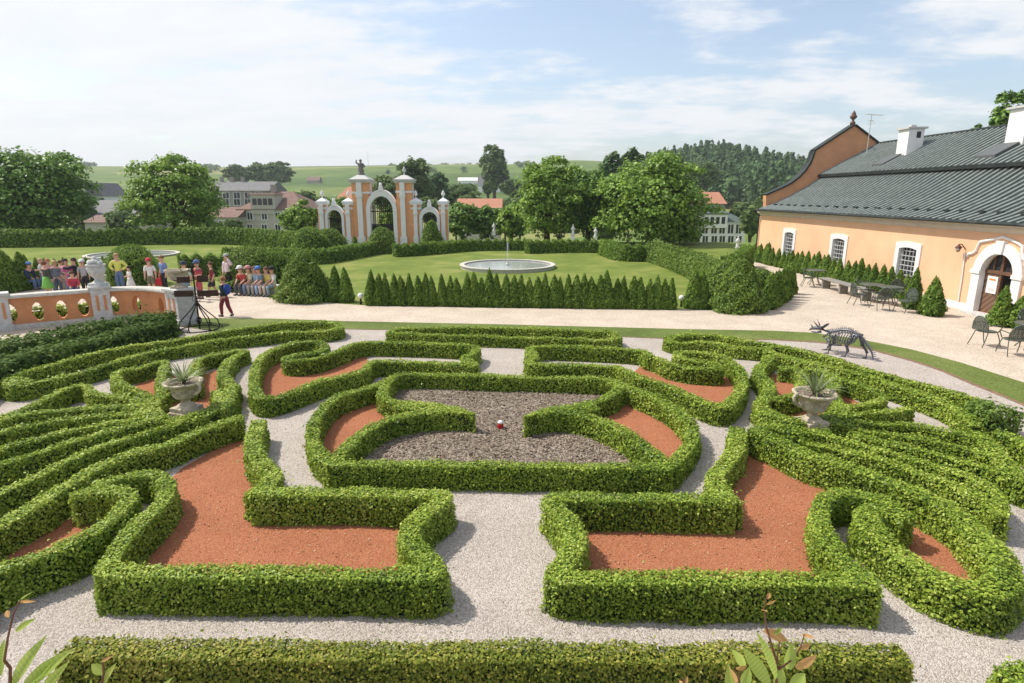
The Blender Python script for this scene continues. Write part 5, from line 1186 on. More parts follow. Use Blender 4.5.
# ------------------------------------------------------------------ fountains, globe lamps, statues
def basin(u, v, r, label, jet, h=.22):
    c = P(u, v); t = thing('fountain' if jet else 'basin', label, 'fountain' if jet else 'basin', c); n = 56
    mb = MB(); mb.lathe([(r-.02, -.05), (r, .0), (r, h-.06), (r+.06, h-.05), (r+.06, h), (r-.22, h), (r-.22, h-.04), (r-.20, h-.05), (r-.20, .02)], (0, 0, 0), n); mb.build('rim', 'stone', t)
    mb = MB(); mb.lathe([(r-.21, h-.12), (r-.21, h-.08), (1e-5, h-.078)], (0, 0, 0), n); mb.build('water', 'water', t)
    if jet:
        mb = MB(); mb.lathe([(.10, .1), (.12, .2), (.05, .3), (.03, .42), (1e-5, .44)], (0, 0, 0), 10); mb.build('nozzle', 'grey_stone', t)
        # spray: a crowd of droplets in a slim plume
        rg = np.random.default_rng(9); k = 520; z = .4+1.15*rg.random(k)**.8; a = rg.uniform(0, 6.28, k); rr_ = np.abs(rg.normal(0, .035+.07*(1.7-z)/1.3, k))
        pos = np.stack([rr_*np.cos(a), rr_*np.sin(a), z], 1); leaf_mesh('spray', pos, rg.normal(size=(k, 3)), np.full(k, .022), 'spray', t)
ms_, nt, N_, L_, b = newmat('spray'); b.inputs['Base Color'].default_value = (.85, .88, .9, 1); b.inputs['Roughness'].default_value = .15; M['spray'] = ms_; M['water'].node_tree.nodes['Principled BSDF'].inputs['Roughness'].default_value = .12
basin(507.5, 267.5, 2.85, 'round stone fountain basin with a thin water jet on the lawn', True); basin(133, 255.5, 3.0, 'pale stone rim of a round basin on the left lawn, behind the domed yew', False, .13)
for (u, v, lb) in ((361, 304.5, 'white globe garden lamp left of the row of small thujas'), (681, 307, 'white globe garden lamp right of the row of small thujas'), (331, 260.5, 'white globe garden lamp by the hedge on the left of the lawn')):
    t = thing('globe_lamp', lb, 'lamp', P(u, v), 0, 'globe lamps around the lawn')
    mb = MB(); mb.tube([(0, 0, 0), (0, 0, .26)], [.045, .035], 8); mb.build('post', 'iron', t); mb = MB(); mb.ball((0, 0, .36), .115, 10); mb.build('globe', 'white_paint', t, True)
def statue(p, h, label):
    t = thing('statue', label, 'statue', p); s = h/1.9
    mb = MB(); mb.box((0, 0, .30*s), (.5*s, .5*s, .60*s), 0, 0, .9); mb.box((0, 0, .63*s), (.55*s, .55*s, .06*s)); mb.build('pedestal', 'white_paint', t)
    mb = MB(); z = .66*s; mb.lathe([(.18*s, z), (.20*s, z+.1*s), (.16*s, z+.4*s), (.14*s, z+.6*s), (.19*s, z+.85*s), (.15*s, z+.95*s), (.055*s, z+1.0*s), (.05*s, z+1.04*s), (.085*s, z+1.1*s), (.09*s, z+1.17*s), (.05*s, z+1.24*s), (1e-5, z+1.25*s)], (0, 0, 0), 12, 0, lambda a, i: .12*math.sin(3*a+i) if i < 5 else 0)
    for k in (-1, 1): mb.tube([(k*.16*s, 0, z+.86*s), (k*.26*s, -.06*s, z+.62*s), (k*.12*s, -.18*s, z+.60*s)], [.055*s, .045*s, .035*s], 6)
    mb.build('figure', 'white_paint', t, True)
statue(at(737, 251.5, 50)-Vector((0, 0, .1)), 1.35, 'white statue on the orange garden wall before the white hotel')
statue(P(574, 246.5)+Vector((0, 1.2, .5)), 1.3, 'small white statue behind the hedge under the central trees'); statue(P(597, 247)+Vector((0, 1.2, .4)), 1.2, 'small white statue beneath the right-hand lime tree')
statue(P(493, 243)+Vector((0, 3.2, .5)), 1.2, 'small white statue behind the hedge right of the gateway')
a_, b_ = at(716, 250.5, 50.4), at(748, 250.5, 50.4); t = thing('garden_wall', 'low orange garden wall behind the thuja hedge, carrying a white statue', 'wall', ((a_.x+b_.x)/2, 50.4, 0))
mb = MB(); mb.box((0, 0, a_.z/2-.3), (b_.x-a_.x+2, .3, a_.z+.6)); mb.build('wall', 'parapet_orange', t); mb = MB(); mb.box((0, 0, a_.z+.04), (b_.x-a_.x+2.1, .42, .08)); mb.build('coping', 'stone', t)

# ------------------------------------------------------------------ clipped conifers
def cone_leaves(h, r, n, prof, size, seed, up=.8):
    rg = np.random.default_rng(seed); f = rg.random(n*3); rad = prof(f); keep = rg.random(n*3) < rad/rad.max(); f = f[keep][:n]; k = len(f)
    a = rg.uniform(0, 2*np.pi, k); rr_ = prof(f)*r*(1+.09*np.sin(a*3+f*9+seed)+.07*np.sin(a*7-f*23+seed)+rg.normal(0, .09, k))
    pos = np.stack([rr_*np.cos(a), rr_*np.sin(a), f*h+.02+rg.normal(0, .02, k)], 1); nr = np.stack([np.cos(a), np.sin(a), .45+0*a], 1)+rg.normal(0, .7, (k, 3))
    al = np.stack([np.cos(a)*.35, np.sin(a)*.35, up+0*a], 1)+rg.normal(0, .3, (k, 3)); return pos, nr, al, size*rg.uniform(.7, 1.4, k)
CONE = lambda f: np.clip((1-f)**.72*(.72+.28*np.clip(f/.15, 0, 1)), .02, 1)
DOME = lambda f: np.sqrt(np.clip(1-f**2.6, .0008, 1))*(.86+.14*np.clip(f/.2, 0, 1))
PYR = lambda f: np.clip((1-f)**.55, .03, 1)*(.9+.1*np.clip(f/.1, 0, 1))
def conifer_proto(h, r, n, prof, size, seed, mat='thuja'):
    pos, nr, al, sz = cone_leaves(h, r, n, prof, size, seed); me = leaf_mesh('foliage', pos, nr, sz, mat, 'mesh', .55, al)
    mb = MB(); q = [(max(.01, float(prof(np.array([f]))[0])*r*.86), f*h*.97) for f in np.linspace(0, .97, 9)]; mb.lathe(q, (0, 0, 0), 12)
    o = mb.build('stems', 'thuja_core', None); mc = o.data; bpy.data.objects.remove(o); return me, mc
def put_conifer(me, mc, p, label, name='thuja', cat='conifer', group=None, sc_=(1, 1, 1), rz=0):
    t = thing(name, label, cat, p, rz, group); t.scale = sc_; t.rotation_euler = (random.uniform(-.035, .035), random.uniform(-.035, .035), rz); link('foliage', me, t); link('stems', mc, t); return t
PR = [conifer_proto(1.25, .26, 2200, CONE, .080, 40+i) for i in range(4)]
BIG = [conifer_proto(1.2, .36, 2600, CONE, .085, 60+i) for i in range(3)]
# row in front of the lawn
us = np.linspace(371, 671, 39)
for i, u in enumerate(us):
    u += random.uniform(-1.6, 1.6); v = 305.0+4.2*(u-371)/300; s = random.uniform(.97, 1.11)
    put_conifer(*PR[i % 4], P(u, v), 'small pointed thuja in the straight row between lawn and gravel court', group='thujas in the row before the lawn', sc_=(s*random.uniform(.84, 1.2), s*random.uniform(.84, 1.2), s*random.uniform(.90, 1.07)), rz=random.uniform(0, 6))
for i, (u, v, s, lb) in enumerate(((336.5, 301.5, 1.22, 'pointed thuja touching the big clipped yew, left of its twin'), (346.5, 302, 1.15, 'pointed thuja beside the globe lamp, right of its twin'), (692.5, 308.5, 1.25, 'pointed thuja just right of the globe lamp'), (701.5, 308.5, 1.20, 'pointed thuja against the big clipped yew on the right'))):
    put_conifer(*BIG[i % 3], P(u, v), lb, sc_=(s*.85, s*.85, s), rz=i)
# row along the house
s = 24.9; i = 0
while s < 41.5:
    k = random.uniform(.82, 1.12); put_conifer(*PR[i % 4], Wp(s, 0, -.75-random.uniform(0, .12)), 'small pointed thuja in the row along the peach house wall', group='thujas along the house wall', sc_=(1.15*k, 1.15*k, k), rz=random.uniform(0, 6)); s += .58+random.uniform(-.08, .1); i += 1
put_conifer(*BIG[0], P(931, 315.5), 'thickest thuja of the wall row, nearest to the arched door', sc_=(1.22, 1.22, 1.16), rz=1); put_conifer(*BIG[1], P(911, 309), 'tall thuja beside the thickest one at the third window', sc_=(.95, .95, 1.28), rz=2)
put_conifer(*BIG[2], P(999, 326), 'pointed thuja in front of the arched door', sc_=(1.0, 1.0, 1.12), rz=4); put_conifer(*BIG[1], P(1019, 328), 'broad thuja at the right edge beside the arched door', sc_=(1.35, 1.35, .95), rz=3)
# left terrace row behind the people
for i, (u, v, h, w) in enumerate(((30, 286, 1.5, 1.0), (40, 285, 1.3, .9), (49, 284, 1.25, .8), (58, 283, 1.2, .8), (68, 283, 1.25, .8), (78, 282, 1.2, .8), (88, 281, 1.2, .8), (97, 280, 1.15, .8), (106, 279.5, 1.2, .8))):
    put_conifer(*BIG[i % 3], P(u, v), 'pointed thuja in the row behind the visitors on the left terrace', group='thujas behind the left terrace', sc_=(w, w, h/1.2), rz=i*1.3)
def topiary(u, v, h, r, prof, label, n, size=.10, mat='yew', name='clipped_yew'):
    me, mc = conifer_proto(h, r, n, prof, size, int(u), mat); put_conifer(me, mc, P(u, v), label, name, 'topiary')
topiary(305, 300.5, 2.05, 1.08, PYR, 'large rounded pyramid of clipped yew left of the lawn', 9000)
topiary(737, 310.5, 1.95, .98, PYR, 'large rounded clipped yew at the right end of the lawn', 9000)
topiary(724, 303, 1.75, .80, DOME, 'pale green clipped yew behind the large right-hand one', 5000)
topiary(758, 302, 1.35, .75, DOME, 'low clipped yew between the large yew and the house row', 4000)
topiary(135, 284.5, 1.95, 1.15, DOME, 'dark domed yew behind the woman in the lime jacket', 7000, mat='thuja')
topiary(5, 292, 1.9, .78, PYR, 'dark conical yew at the left edge of the terrace', 6000, mat='thuja'); topiary(24, 290, 1.75, .55, CONE, 'tall narrow dark thuja beside the conical yew at the left edge', 4000, mat='thuja', name='thuja')
topiary(252, 289, 2.0, 1.15, DOME, 'bushy yew behind the seated children', 7000); topiary(277, 287, 1.7, .9, DOME, 'lower yew between the seated children and the large yew pyramid', 5000, mat='thuja')
topiary(383, 253, 1.95, .95, DOME, 'yellowish domed yew in front of the main gate arch', 5000, .13); topiary(432, 248.5, 2.3, .98, PYR, 'dark clipped pyramid in front of the right side arch', 5000, .13, 'thuja')
topiary(330, 250, 1.7, 1.2, DOME, 'rounded yew left of the gateway', 4000, .14); topiary(311, 252, 1.9, 1.2, DOME, 'rounded yew at the left end of the gateway', 4000, .14, 'thuja'); topiary(355.5, 250.5, 1.1, .35, CONE, 'tiny pointed conifer at the foot of the left tower', 1200, .12, 'thuja')
for i in range(8):
    f = i/7; put_conifer(*BIG[i % 3], P(768+21*f, 309-9*f-6*f*f), 'dark thuja in the short curved row behind the large right-hand yew', group='thujas curving behind the right yew', sc_=(.95, .95, 1.12), rz=i)
# ------------------------------------------------------------------ thuja hedges round the lawn
def thedge(label, pts, h, w=.8, leaf='thuja', spike=.26, dens=1.0):
    hedge(label, [(pts, dict(w=w, h=h))], leaf, 'thuja_hedge', 'hedge', 'thuja hedges round the lawns', dens=dens, lsize=1.15, loose=2.2)
    HEDGES[-1]['strips'][0]['spike'] = spike
thedge('tall dark thuja hedge along the back of the left lawn', [(-60, 229), (60, 228.5), (140, 227), (200, 226.5), (240, 227), (300, 231)], 1.55)
thedge('low hedge between the left lawn and the gateway, running to the main arch', [(225, 247), (270, 247.5), (318, 249.5), (340, 246), (372, 241.5)], .95, 1.0)
thedge('trimmed thuja hedge on the terrace behind the children at the iron stand', [(178, 254), (200, 253), (226, 252)], 1.25, .9)
thedge('row hedge of small thujas right of the main gate arch', [(394, 243.5), (425, 242), (470, 238.5), (524, 238.3)], .95, .7, spike=.3)
thedge('dark thuja hedge under the central trees', [(527, 239.5), (565, 238.5), (604, 238.8)], 1.05, .8)
thedge('short thuja hedge with a returning corner under the pale lime tree', [(605, 239), (622, 244), (650, 243.5)], 1.15, .9)
thedge('sunny thuja hedge sloping down the right side of the lawn', [(654, 241), (676, 246), (700, 253), (722, 262), (735, 268)], 1.35, 1.0, 'yew')
thedge('thuja hedge between the right lawn and the house', [(748, 245), (740, 252), (727, 256)], 1.3, .8)
hedge('low leafy plants along the back of the orange balustrade', [([(-50, 318), (0, 311), (50, 306), (95, 302.5), (130, 301.0), (160, 302)], dict(w=.35, h=.42))], 'box_leaf', 'shrub_row', 'shrubs', None, dens=.8, lsize=1.6, loose=3)
flush_hedges()

# ------------------------------------------------------------------ trees
def tree(label, u, v0, v1, wpx, Y, n, mat, size, name='tree', group=None, clumps=16, trunk=.25, seed=1, flat=.5, tall=1.0, low=.0):
    """crown between pixel rows v0 (top) and v1 (bottom) and wpx wide at distance Y; the trunk stands on the ground there"""
    rg = np.random.default_rng(seed); t0 = at(u, v0, Y); b0 = at(u, v1, Y); base = Vector((t0.x, Y, gz_at(t0.x, Y)-.1))
    Hc = t0.z-b0.z; rx = wpx/2/F_*Y*1.02; cz = (t0.z+b0.z)/2; cen = np.array([t0.x, Y, cz]); clumps = int(clumps*1.9); n = int(n*1.35); size = size*.84
    pos = []; nr = []; limbs = []
    for k in range(clumps):
        a = k*2.399+rg.uniform(-.4, .4); f = (k+.5)/clumps; el = math.asin(np.clip(1-1.9*f, -1, 1)); rr_ = rg.uniform(.42, .92)
        o = np.array([math.cos(a)*math.cos(el)*rx*rr_, math.sin(a)*math.cos(el)*rx*rr_*.9, math.sin(el)*Hc*.5*rr_*tall])
        cr = np.array([rx*rg.uniform(.24, .40), rx*rg.uniform(.24, .40), Hc*.5*rg.uniform(.15, .30)])
        m_ = int(n/clumps*rg.uniform(.7, 1.3)); d = rg.normal(size=(m_, 3)); d /= np.linalg.norm(d, axis=1, keepdims=True); d[:, 2] = np.where(d[:, 2] < -.25, -d[:, 2]*.6, d[:, 2])
        r_ = rg.random(m_)[:, None]**.25; lump = 1+.22*np.sin(d[:, :1]*7+k)*np.sin(d[:, 1:2]*6-k)
        p = cen+o+d*cr*r_*lump; pos.append(p); nr.append(d*.6+np.array([0, 0, .6])+rg.normal(0, .5, (m_, 3))); limbs.append(cen+o*.8)
    # scattered outer sprays break the outline
    m_ = n//7; d = rg.normal(size=(m_, 3)); d /= np.linalg.norm(d, axis=1, keepdims=True); q = .80+.16*np.sin(d[:, :1]*9+seed)*np.sin(d[:, 2:]*8+seed*2)+rg.normal(0, .05, (m_, 1))
    pos.append(cen+d*np.array([rx, rx, Hc*.5])*q); nr.append(d+np.array([0, 0, .5])+rg.normal(0, .4, (m_, 3)))
    pos = np.vstack(pos); nr = np.vstack(nr); ok = pos[:, 2] > gz_at(base.x, base.y)+.3; pos, nr = pos[ok], nr[ok]
    t = thing(name, label, 'tree', base, 0, group); off = np.array(base)
    leaf_mesh('crown', pos-off, nr, size*rg.uniform(.7, 1.35, len(pos)), mat, t, .7)
    mb = MB(); tr = trunk; fork = Vector((0, 0, max(.8, (b0.z-base.z)*.7+.25*Hc))); mb.tube([(0, 0, 0), fork*.5, fork, fork+Vector((0, 0, Hc*.35))], [tr*1.2, tr*.9, tr*.75, tr*.25], 8)
    for l in limbs[::2]:
        e = Vector(l-off); mb.tube([fork*.8, fork.lerp(e, .5)+Vector((0, 0, .1*Hc)), e], [tr*.45, tr*.28, tr*.08], 5)
    mb.build('trunk', 'bark', t)
tree('big dark broad tree at the left edge behind the lawn', 20, 147, 242, 118, 60, 17000, 'maple_dark', .40, clumps=22, trunk=.35, seed=11)
tree('rounded maple standing before the village on the left', 166, 156, 240, 92, 60, 12000, 'maple', .36, clumps=20, trunk=.28, seed=12)
tree('pointed dark lime tree left of centre behind the lawn', 548, 155, 243, 70, 57, 11000, 'maple', .34, clumps=18, trunk=.28, seed=13)
tree('dark lime tree standing behind and between the two central trees', 590, 162, 243, 60, 60, 9000, 'maple_dark', .36, clumps=16, trunk=.28, seed=14)
tree('large pale green lime tree right of centre behind the hedge', 654, 152, 257, 112, 55, 18000, 'maple', .36, clumps=24, trunk=.34, seed=15)
tree('rounded dark tree behind the hedge right of the gateway', 462, 202, 240, 42, 62, 4500, 'maple_dark', .36, seed=16)
tree('small tree behind the hedge below the red roof', 487, 204, 240, 36, 63, 4000, 'maple_dark', .36, seed=17); tree('small bright tree behind the hedge left of the central limes', 511, 203, 240, 36, 62, 4000, 'maple', .36, seed=18)
tree('leafy tree growing against the left end of the gateway', 299, 200, 245, 36, 56, 5000, 'maple', .32, seed=19); tree('creeper-like shrub tree behind the left side arch', 338, 193, 240, 32, 58, 2600, 'maple_dark', .32, seed=20)
tree('young tree seen through the main gate arch', 387, 205, 245, 16, 58, 2500, 'maple', .30, seed=21)
tree('airy birch behind the gateway', 413, 155, 212, 38, 125, 5000, 'far_leaf', .75, seed=22, clumps=22); tree('low round tree between the two gate towers', 385, 176, 212, 36, 110, 3500, 'far_leaf', .7, seed=23)
tree('dark spruce-like tree right of the birch', 437, 170, 206, 22, 140, 2500, 'spruce', .8, seed=24); tree('spreading bush on the slope right of the spruce', 455, 182, 206, 40, 150, 3000, 'far_leaf', .9, seed=25)
tree('tall round tree above the white farmhouse', 494, 141, 193, 28, 230, 5200, 'far_leaf', 1.3, seed=26, clumps=14, trunk=.8)
tree('bush beside the white farmhouse', 467, 183, 195, 18, 225, 1200, 'far_leaf', 1.3, seed=27); tree('bush in front of the white farmhouse', 488, 181, 195, 10, 210, 900, 'far_leaf', 1.1, seed=28); tree('hedge tree right of the white farmhouse', 512, 178, 196, 28, 225, 1800, 'far_leaf', 1.3, seed=29)
for i, (u, v0, v1, w, Y, lb) in enumerate(((237, 164, 184, 24, 330, 'leftmost of three distant trees on the ridge above the grey block'), (258, 162, 184, 26, 335, 'middle one of three distant trees on the ridge above the grey block'), (277, 161, 184, 28, 330, 'rightmost of three distant trees on the ridge above the grey block'))):
    tree(lb, u, v0, v1, w, Y, 2600, 'far_leaf', 1.7, seed=30+i)
for i, (u, v0, v1, w, Y, m_) in enumerate(((612, 152, 200, 26, 95, 'spruce'), (632, 148, 200, 24, 100, 'spruce'), (671, 150, 200, 26, 98, 'far_leaf'), (686, 160, 196, 26, 150, 'far_leaf'), (704, 160, 190, 30, 190, 'far_leaf'))):
    tree(['slim conifer behind the left of the pale lime tree', 'tall conifer rising behind the pale lime tree', 'tree rising behind the right shoulder of the pale lime tree', 'soft green tree between the lime tree and the red barn', 'soft green tree above the red barn'][i], u, v0, v1, w, Y, 3000, m_, .7, seed=40+i)
for i, (u, v0, v1, w, Y) in enumerate(((753, 205, 236, 22, 75), (742, 203, 222, 20, 120), (765, 190, 235, 24, 90), (108, 196, 212, 26, 150), (98, 196, 232, 22, 120), (230, 220, 236, 20, 80), (272, 196, 236, 26, 110), (293, 190, 226, 22, 140), (345, 200, 232, 26, 90), (225, 190, 212, 20, 170), (78, 190, 235, 24, 110), (20, 200, 240, 60, 100), (520, 190, 236, 30, 110), (685, 226, 252, 30, 60), (120, 205, 240, 30, 90), (505, 196, 225, 30, 130), (470, 192, 220, 30, 120), (560, 190, 240, 60, 100), (605, 195, 245, 40, 80), (430, 196, 226, 30, 100), (325, 196, 222, 28, 120), (305, 188, 215, 24, 130))):
    tree('leafy tree or bush among the village houses behind the garden', u, v0, v1, w, Y, 1500, 'far_leaf', .8, seed=60+i, group='trees among the village houses', clumps=9)
tree('dark tree rising above the house roof at the right edge', 1018, 91, 170, 40, 47, 4000, 'maple_dark', .4, seed=90); tree('treetop just showing over the house ridge', 976, 127, 170, 16, 60, 1500, 'maple_dark', .5, seed=91)
rg = np.random.default_rng(77)
# a far-off wood on the hill to the right, too dense to count
fp, fn, fz = [], [], []
for k in range(1500):
    x = rg.uniform(75, 215); y = rg.uniform(190, 480); z = gz_at(x, y)
    if z < -1.5 or (x-125)**2/95**2+(y-350)**2/150**2 > 1.25: continue
    h = rg.uniform(10, 17); sp_ = rg.random() < .7; m_ = 120; f = rg.random(m_)**.8; a = rg.uniform(0, 6.28, m_); r_ = (2.6*(1-f)**.8+.3 if sp_ else 3.4*np.sqrt(np.clip(1-(2*f-1)**2, .02, 1)))*(.8+.3*rg.random(m_)); zz = z+(1.0 if sp_ else h*.25)+f*h*(1 if sp_ else .7)
    fp.append(np.stack([x+r_*np.cos(a), y+r_*np.sin(a), zz], 1)); fn.append(np.stack([np.cos(a), np.sin(a), .6+0*a], 1)+rg.normal(0, .4, (m_, 3))); fz.append(np.full(m_, 1.5))
pos = np.vstack(fp); fo = leaf_mesh('forest', pos, np.vstack(fn), np.concatenate(fz)*rg.uniform(.7, 1.4, len(pos)), 'spruce', None, .8)
tag(fo, 'dense conifer wood covering the hill on the right', 'forest', kind='stuff')
# hedgerows and copses along the far ridge: one uncountable band
fp, fn = [], []
for k in range(260):
    u = rg.choice([rg.uniform(388, 480), rg.uniform(388, 480), rg.uniform(82, 100), rg.uniform(200, 222), rg.uniform(515, 535)]); Y = rg.uniform(930, 985) if rg.random() < .9 else rg.uniform(520, 800); x = (u-CX)/F_*Y*.972; z = gz_at(x, Y); h = rg.uniform(3.5, 8); m_ = 60
    d = rg.normal(size=(m_, 3)); d /= np.linalg.norm(d, axis=1, keepdims=True); fp.append(np.array([x, Y, z+h*.42])+d*rg.random((m_, 1))**.4*np.array([h*.6, h*.6, h*.5])); fn.append(d)
pos = np.vstack(fp); fo = leaf_mesh('hedgerow', pos, np.vstack(fn), np.full(len(pos), 2.2), 'far_leaf', None, .8); tag(fo, 'distant hedgerows and copses on the ridge of the fields', 'hedgerow', kind='stuff')

# ------------------------------------------------------------------ village houses
def y_hit(u, v):
    for Y in np.arange(62, 1100, 2.0):
        p = at(u, v, float(Y))
        if gz_at(p.x, Y) > p.z: return float(Y)
    return 900.0

def house(name, label, cat, u0, u1, ve, vr, Y, depth, wall, roof, wins=(), hip=0, floor=None, over=.35, chim=(), ridge='x', trim='white_wall'):
    a, b_ = at(u0, ve, Y), at(u1, ve, Y); w = b_.x-a.x; cx = (a.x+b_.x)/2; ze = a.z; zr = at(u0, vr, Y+depth/2).z; zb = gz_at(cx, Y)-1.0
    t = thing(name, label, cat, (cx, Y, zb)); h = ze-zb
    mb = MB(); mb.box((0, depth/2, h/2), (w, depth, h)); wo = mb.build('wall', wall, t)
    rh = zr-ze; mb = MB(); o = over
    if ridge == 'x':
        v = [(-w/2-o, -o, h-.05), (w/2+o, -o, h-.05), (w/2+o, depth+o, h-.05), (-w/2-o, depth+o, h-.05), (-w/2+hip-(o if not hip else 0), depth/2, h+rh), (w/2-hip+(o if not hip else 0), depth/2, h+rh)]; mb.v = v
        for f in ((0, 1, 5, 4), (2, 3, 4, 5), (1, 2, 5), (3, 0, 4), (0, 3, 2, 1)): mb.face(f)
    else:
        mb.v = [(-w/2-o, -o, h-.05), (w/2+o, -o, h-.05), (w/2+o, depth+o, h-.05), (-w/2-o, depth+o, h-.05), (0, -o, h+rh), (0, depth+o, h+rh)]
        for f in ((0, 4, 5, 3), (1, 2, 5, 4), (2, 3, 5), (0, 3, 2, 1)): mb.face(f)
        mb.face((0, 1, 4))
    ro = mb.build('roof', roof, t)
    for (uc,) in chim:
        p = at(uc, vr, Y+depth/2); mb = MB(); mb.box((p.x-cx, depth/2, h+rh+.2), (.8, .7, 1.8)); mb.build('chimney', 'grey_wall', ro)
    for (u, v, ww, wh) in wins:
        p = at(u, v, Y); m2 = MB(); x, z = p.x-cx, p.z-zb
        for (dx, dz, sx, sz) in ((0, wh/2+.05, ww+.24, .12), (0, -wh/2-.05, ww+.30, .12), (-ww/2-.06, 0, .12, wh), (ww/2+.06, 0, .12, wh), (0, 0, .07, wh)): m2.box((x+dx, -.03, z+dz), (sx, .10, sz))
        f = m2.build('window', trim, wo); m3 = MB(); m3.box((x, -.004, z), (ww, .03, wh)); m3.build('pane', 'dark_glass', f)
    return t
house('apartment_block', 'long low grey apartment block under the ridge trees', 'building', 206, 268, 190.5, 181.5, 150, 12, 'grey_wall', 'grey_roof', [(u, v, 1.5, 1.5) for u in (215, 226, 237, 248, 259) for v in (195.5, 202)], 0, chim=((222,), (232,), (243,)))
house('grey_house', 'beige three-storey house with a brown hipped roof and wide dormer', 'house', 238, 304, 209, 191.5, 98, 12, 'beige_wall', 'brown_roof', [(u, v, .8, 1.1) for u in (242, 250, 264.5, 278, 289) for v in (216, 228)], 3.6, chim=((274,),))
p = at(263, 203, 98); t = [o for o in bpy.data.objects if o.name == 'grey_house'][0]
mb = MB(); q = p-t.location; mb.box((q.x, 1.6, q.z-.2), (3.9, 3.6, 3.0)); dm = mb.build('dormer', 'beige_wall', t); mb = MB(); mb.box((q.x, 1.7, q.z+1.42), (4.4, 4.2, .22), 0, 0, .9); mb.build('roof', 'brown_roof', dm)
for dx in (-1.25, -.42, .42, 1.25): mb = MB(); mb.box((q.x+dx, -.22, q.z+.2), (.66, .05, 1.0)); mb.build('pane', 'dark_glass', dm)
house('old_barn', 'low grey roofed barn with a worn wall, left of the rounded maple', 'barn', 78, 130, 216, 200, 110, 14, 'grey_wall', 'grey_roof', [(120, 221, 1, 1)], 0)
house('shed', 'tan plastered shed with a broken tile roof before the grey barn', 'shed', 84, 126, 222, 215, 92, 7, 'beige_wall', 'brown_roof', [], 0); house('gabled_house', 'small house with a dark pointed gable behind the barn', 'house', 85, 102, 196, 183, 140, 9, 'white_wall', 'grey_roof', [(93, 199, 1, 1)], 0, ridge='y')
house('low_house', 'low pale house with a brown roof, left of the beige house', 'house', 205, 236, 217, 207, 95, 8, 'beige_wall', 'brown_roof', [(222, 224, .9, .9)], 0)
house('red_roofed_house', 'small house with a bright red roof left of the gate tower', 'house', 336, 366, 199.5, 186.5, 120, 8, 'beige_wall', 'red_roof', [(344, 203, .9, 1.0)], 1.5)
house('tiled_barn', 'long low barn with an orange-red roof right of the gateway', 'barn', 458, 500, 207.5, 198.5, 95, 8, 'beige_wall', 'red_roof', [], 0)
house('farmhouse', 'distant white farmhouse with a steep dark roof below the tall round tree', 'house', 478, 507, 186, 175.5, y_hit(493, 192.5), 11, 'white_wall', 'grey_roof', [(483, 189, 1.2, 1.2), (501, 189, 1.2, 1.2)], 0); house('farm_shed', 'long white roofed shed left of the farmhouse', 'shed', 458, 479, 180.5, 177.5, y_hit(468, 184), 10, 'white_wall', 'white_wall', [], 0)
house('field_barn', 'tiny grey barn alone in the green field', 'barn', 307, 319, 180.5, 176.5, y_hit(313, 183.5), 9, 'grey_wall', 'brown_roof', [], 0)
house('wooden_barn', 'barn with a broad rust-red roof on the slope at the right', 'barn', 690, 725, 203.5, 192, 118, 10, 'grey_wall', 'red_roof', [], 0, chim=())
house('hotel', 'white three-storey house with a dark green roof and many dark windows', 'house', 696, 746, 221.5, 205, 88, 11, 'white_wall', 'green_roof', [(u, v, .8, 1.3) for u in (705, 714, 722, 730.5, 738.5) for v in (229, 240.5)], 3.4, trim='white_wall')
ho = [o for o in bpy.data.objects if o.name == 'hotel'][0]; p = at(714, 221, 88)-ho.location
mb = MB(); mb.box((p.x, .8, p.z), (3.6, 2.4, 1.9)); dm = mb.build('dormer', 'white_wall', ho); mb = MB(); mb.box((p.x, .9, p.z+1.02), (4.0, 2.9, .16)); mb.build('roof', 'green_roof', dm)
for dx in (-1.2, -.4, .4, 1.2): mb = MB(); mb.box((p.x+dx, -.41, p.z+.1), (.5, .05, .95)); mb.build('pane', 'dark_glass', dm)
t = thing('mast', 'thin radio mast on the far ridge', 'mast', ((370-CX)/F_*.972*900, 900, gz_at((370-CX)/F_*.972*900, 900)-1))
mb = MB(); mb.tube([(0, 0, 0), (0, 0, 22)], [.30, .15], 5); mb.build('pole', 'grey_stone', t)

# ------------------------------------------------------------------ leafy shoots growing up in front of the window
def blade(mb, p0, p1, width, up, m=0, n=24):
    p0, p1 = Vector(p0), Vector(p1); d = p1-p0; L_ = d.length; d.normalize(); sd = d.cross(up).normalized(); nr = sd.cross(d)
    b0 = len(mb.v)
    for i in range(n+1):
        f = i/n; w = width*.5*math.sin(math.pi*min(1, f*.94+.06))**.75*(1.15-.4*f) if i < n else .0008
        c = p0+d*L_*f+nr*(-.12*L_*f*f)
        for k in (-1, -.5, 0, .5, 1): mb.v.append(tuple(c+sd*w*k+d*abs(k)*.10*L_*(1-f)*math.sin(math.pi*min(1, f*1.0))+nr*(abs(k)*w*.30+(.0025 if (i % 2) else 0)*(k != 0))))
    for i in range(n):
        for j in range(4): mb.face((b0+i*5+j, b0+i*5+j+1, b0+i*5+5+j+1, b0+i*5+5+j), m if i % 2 else 1)
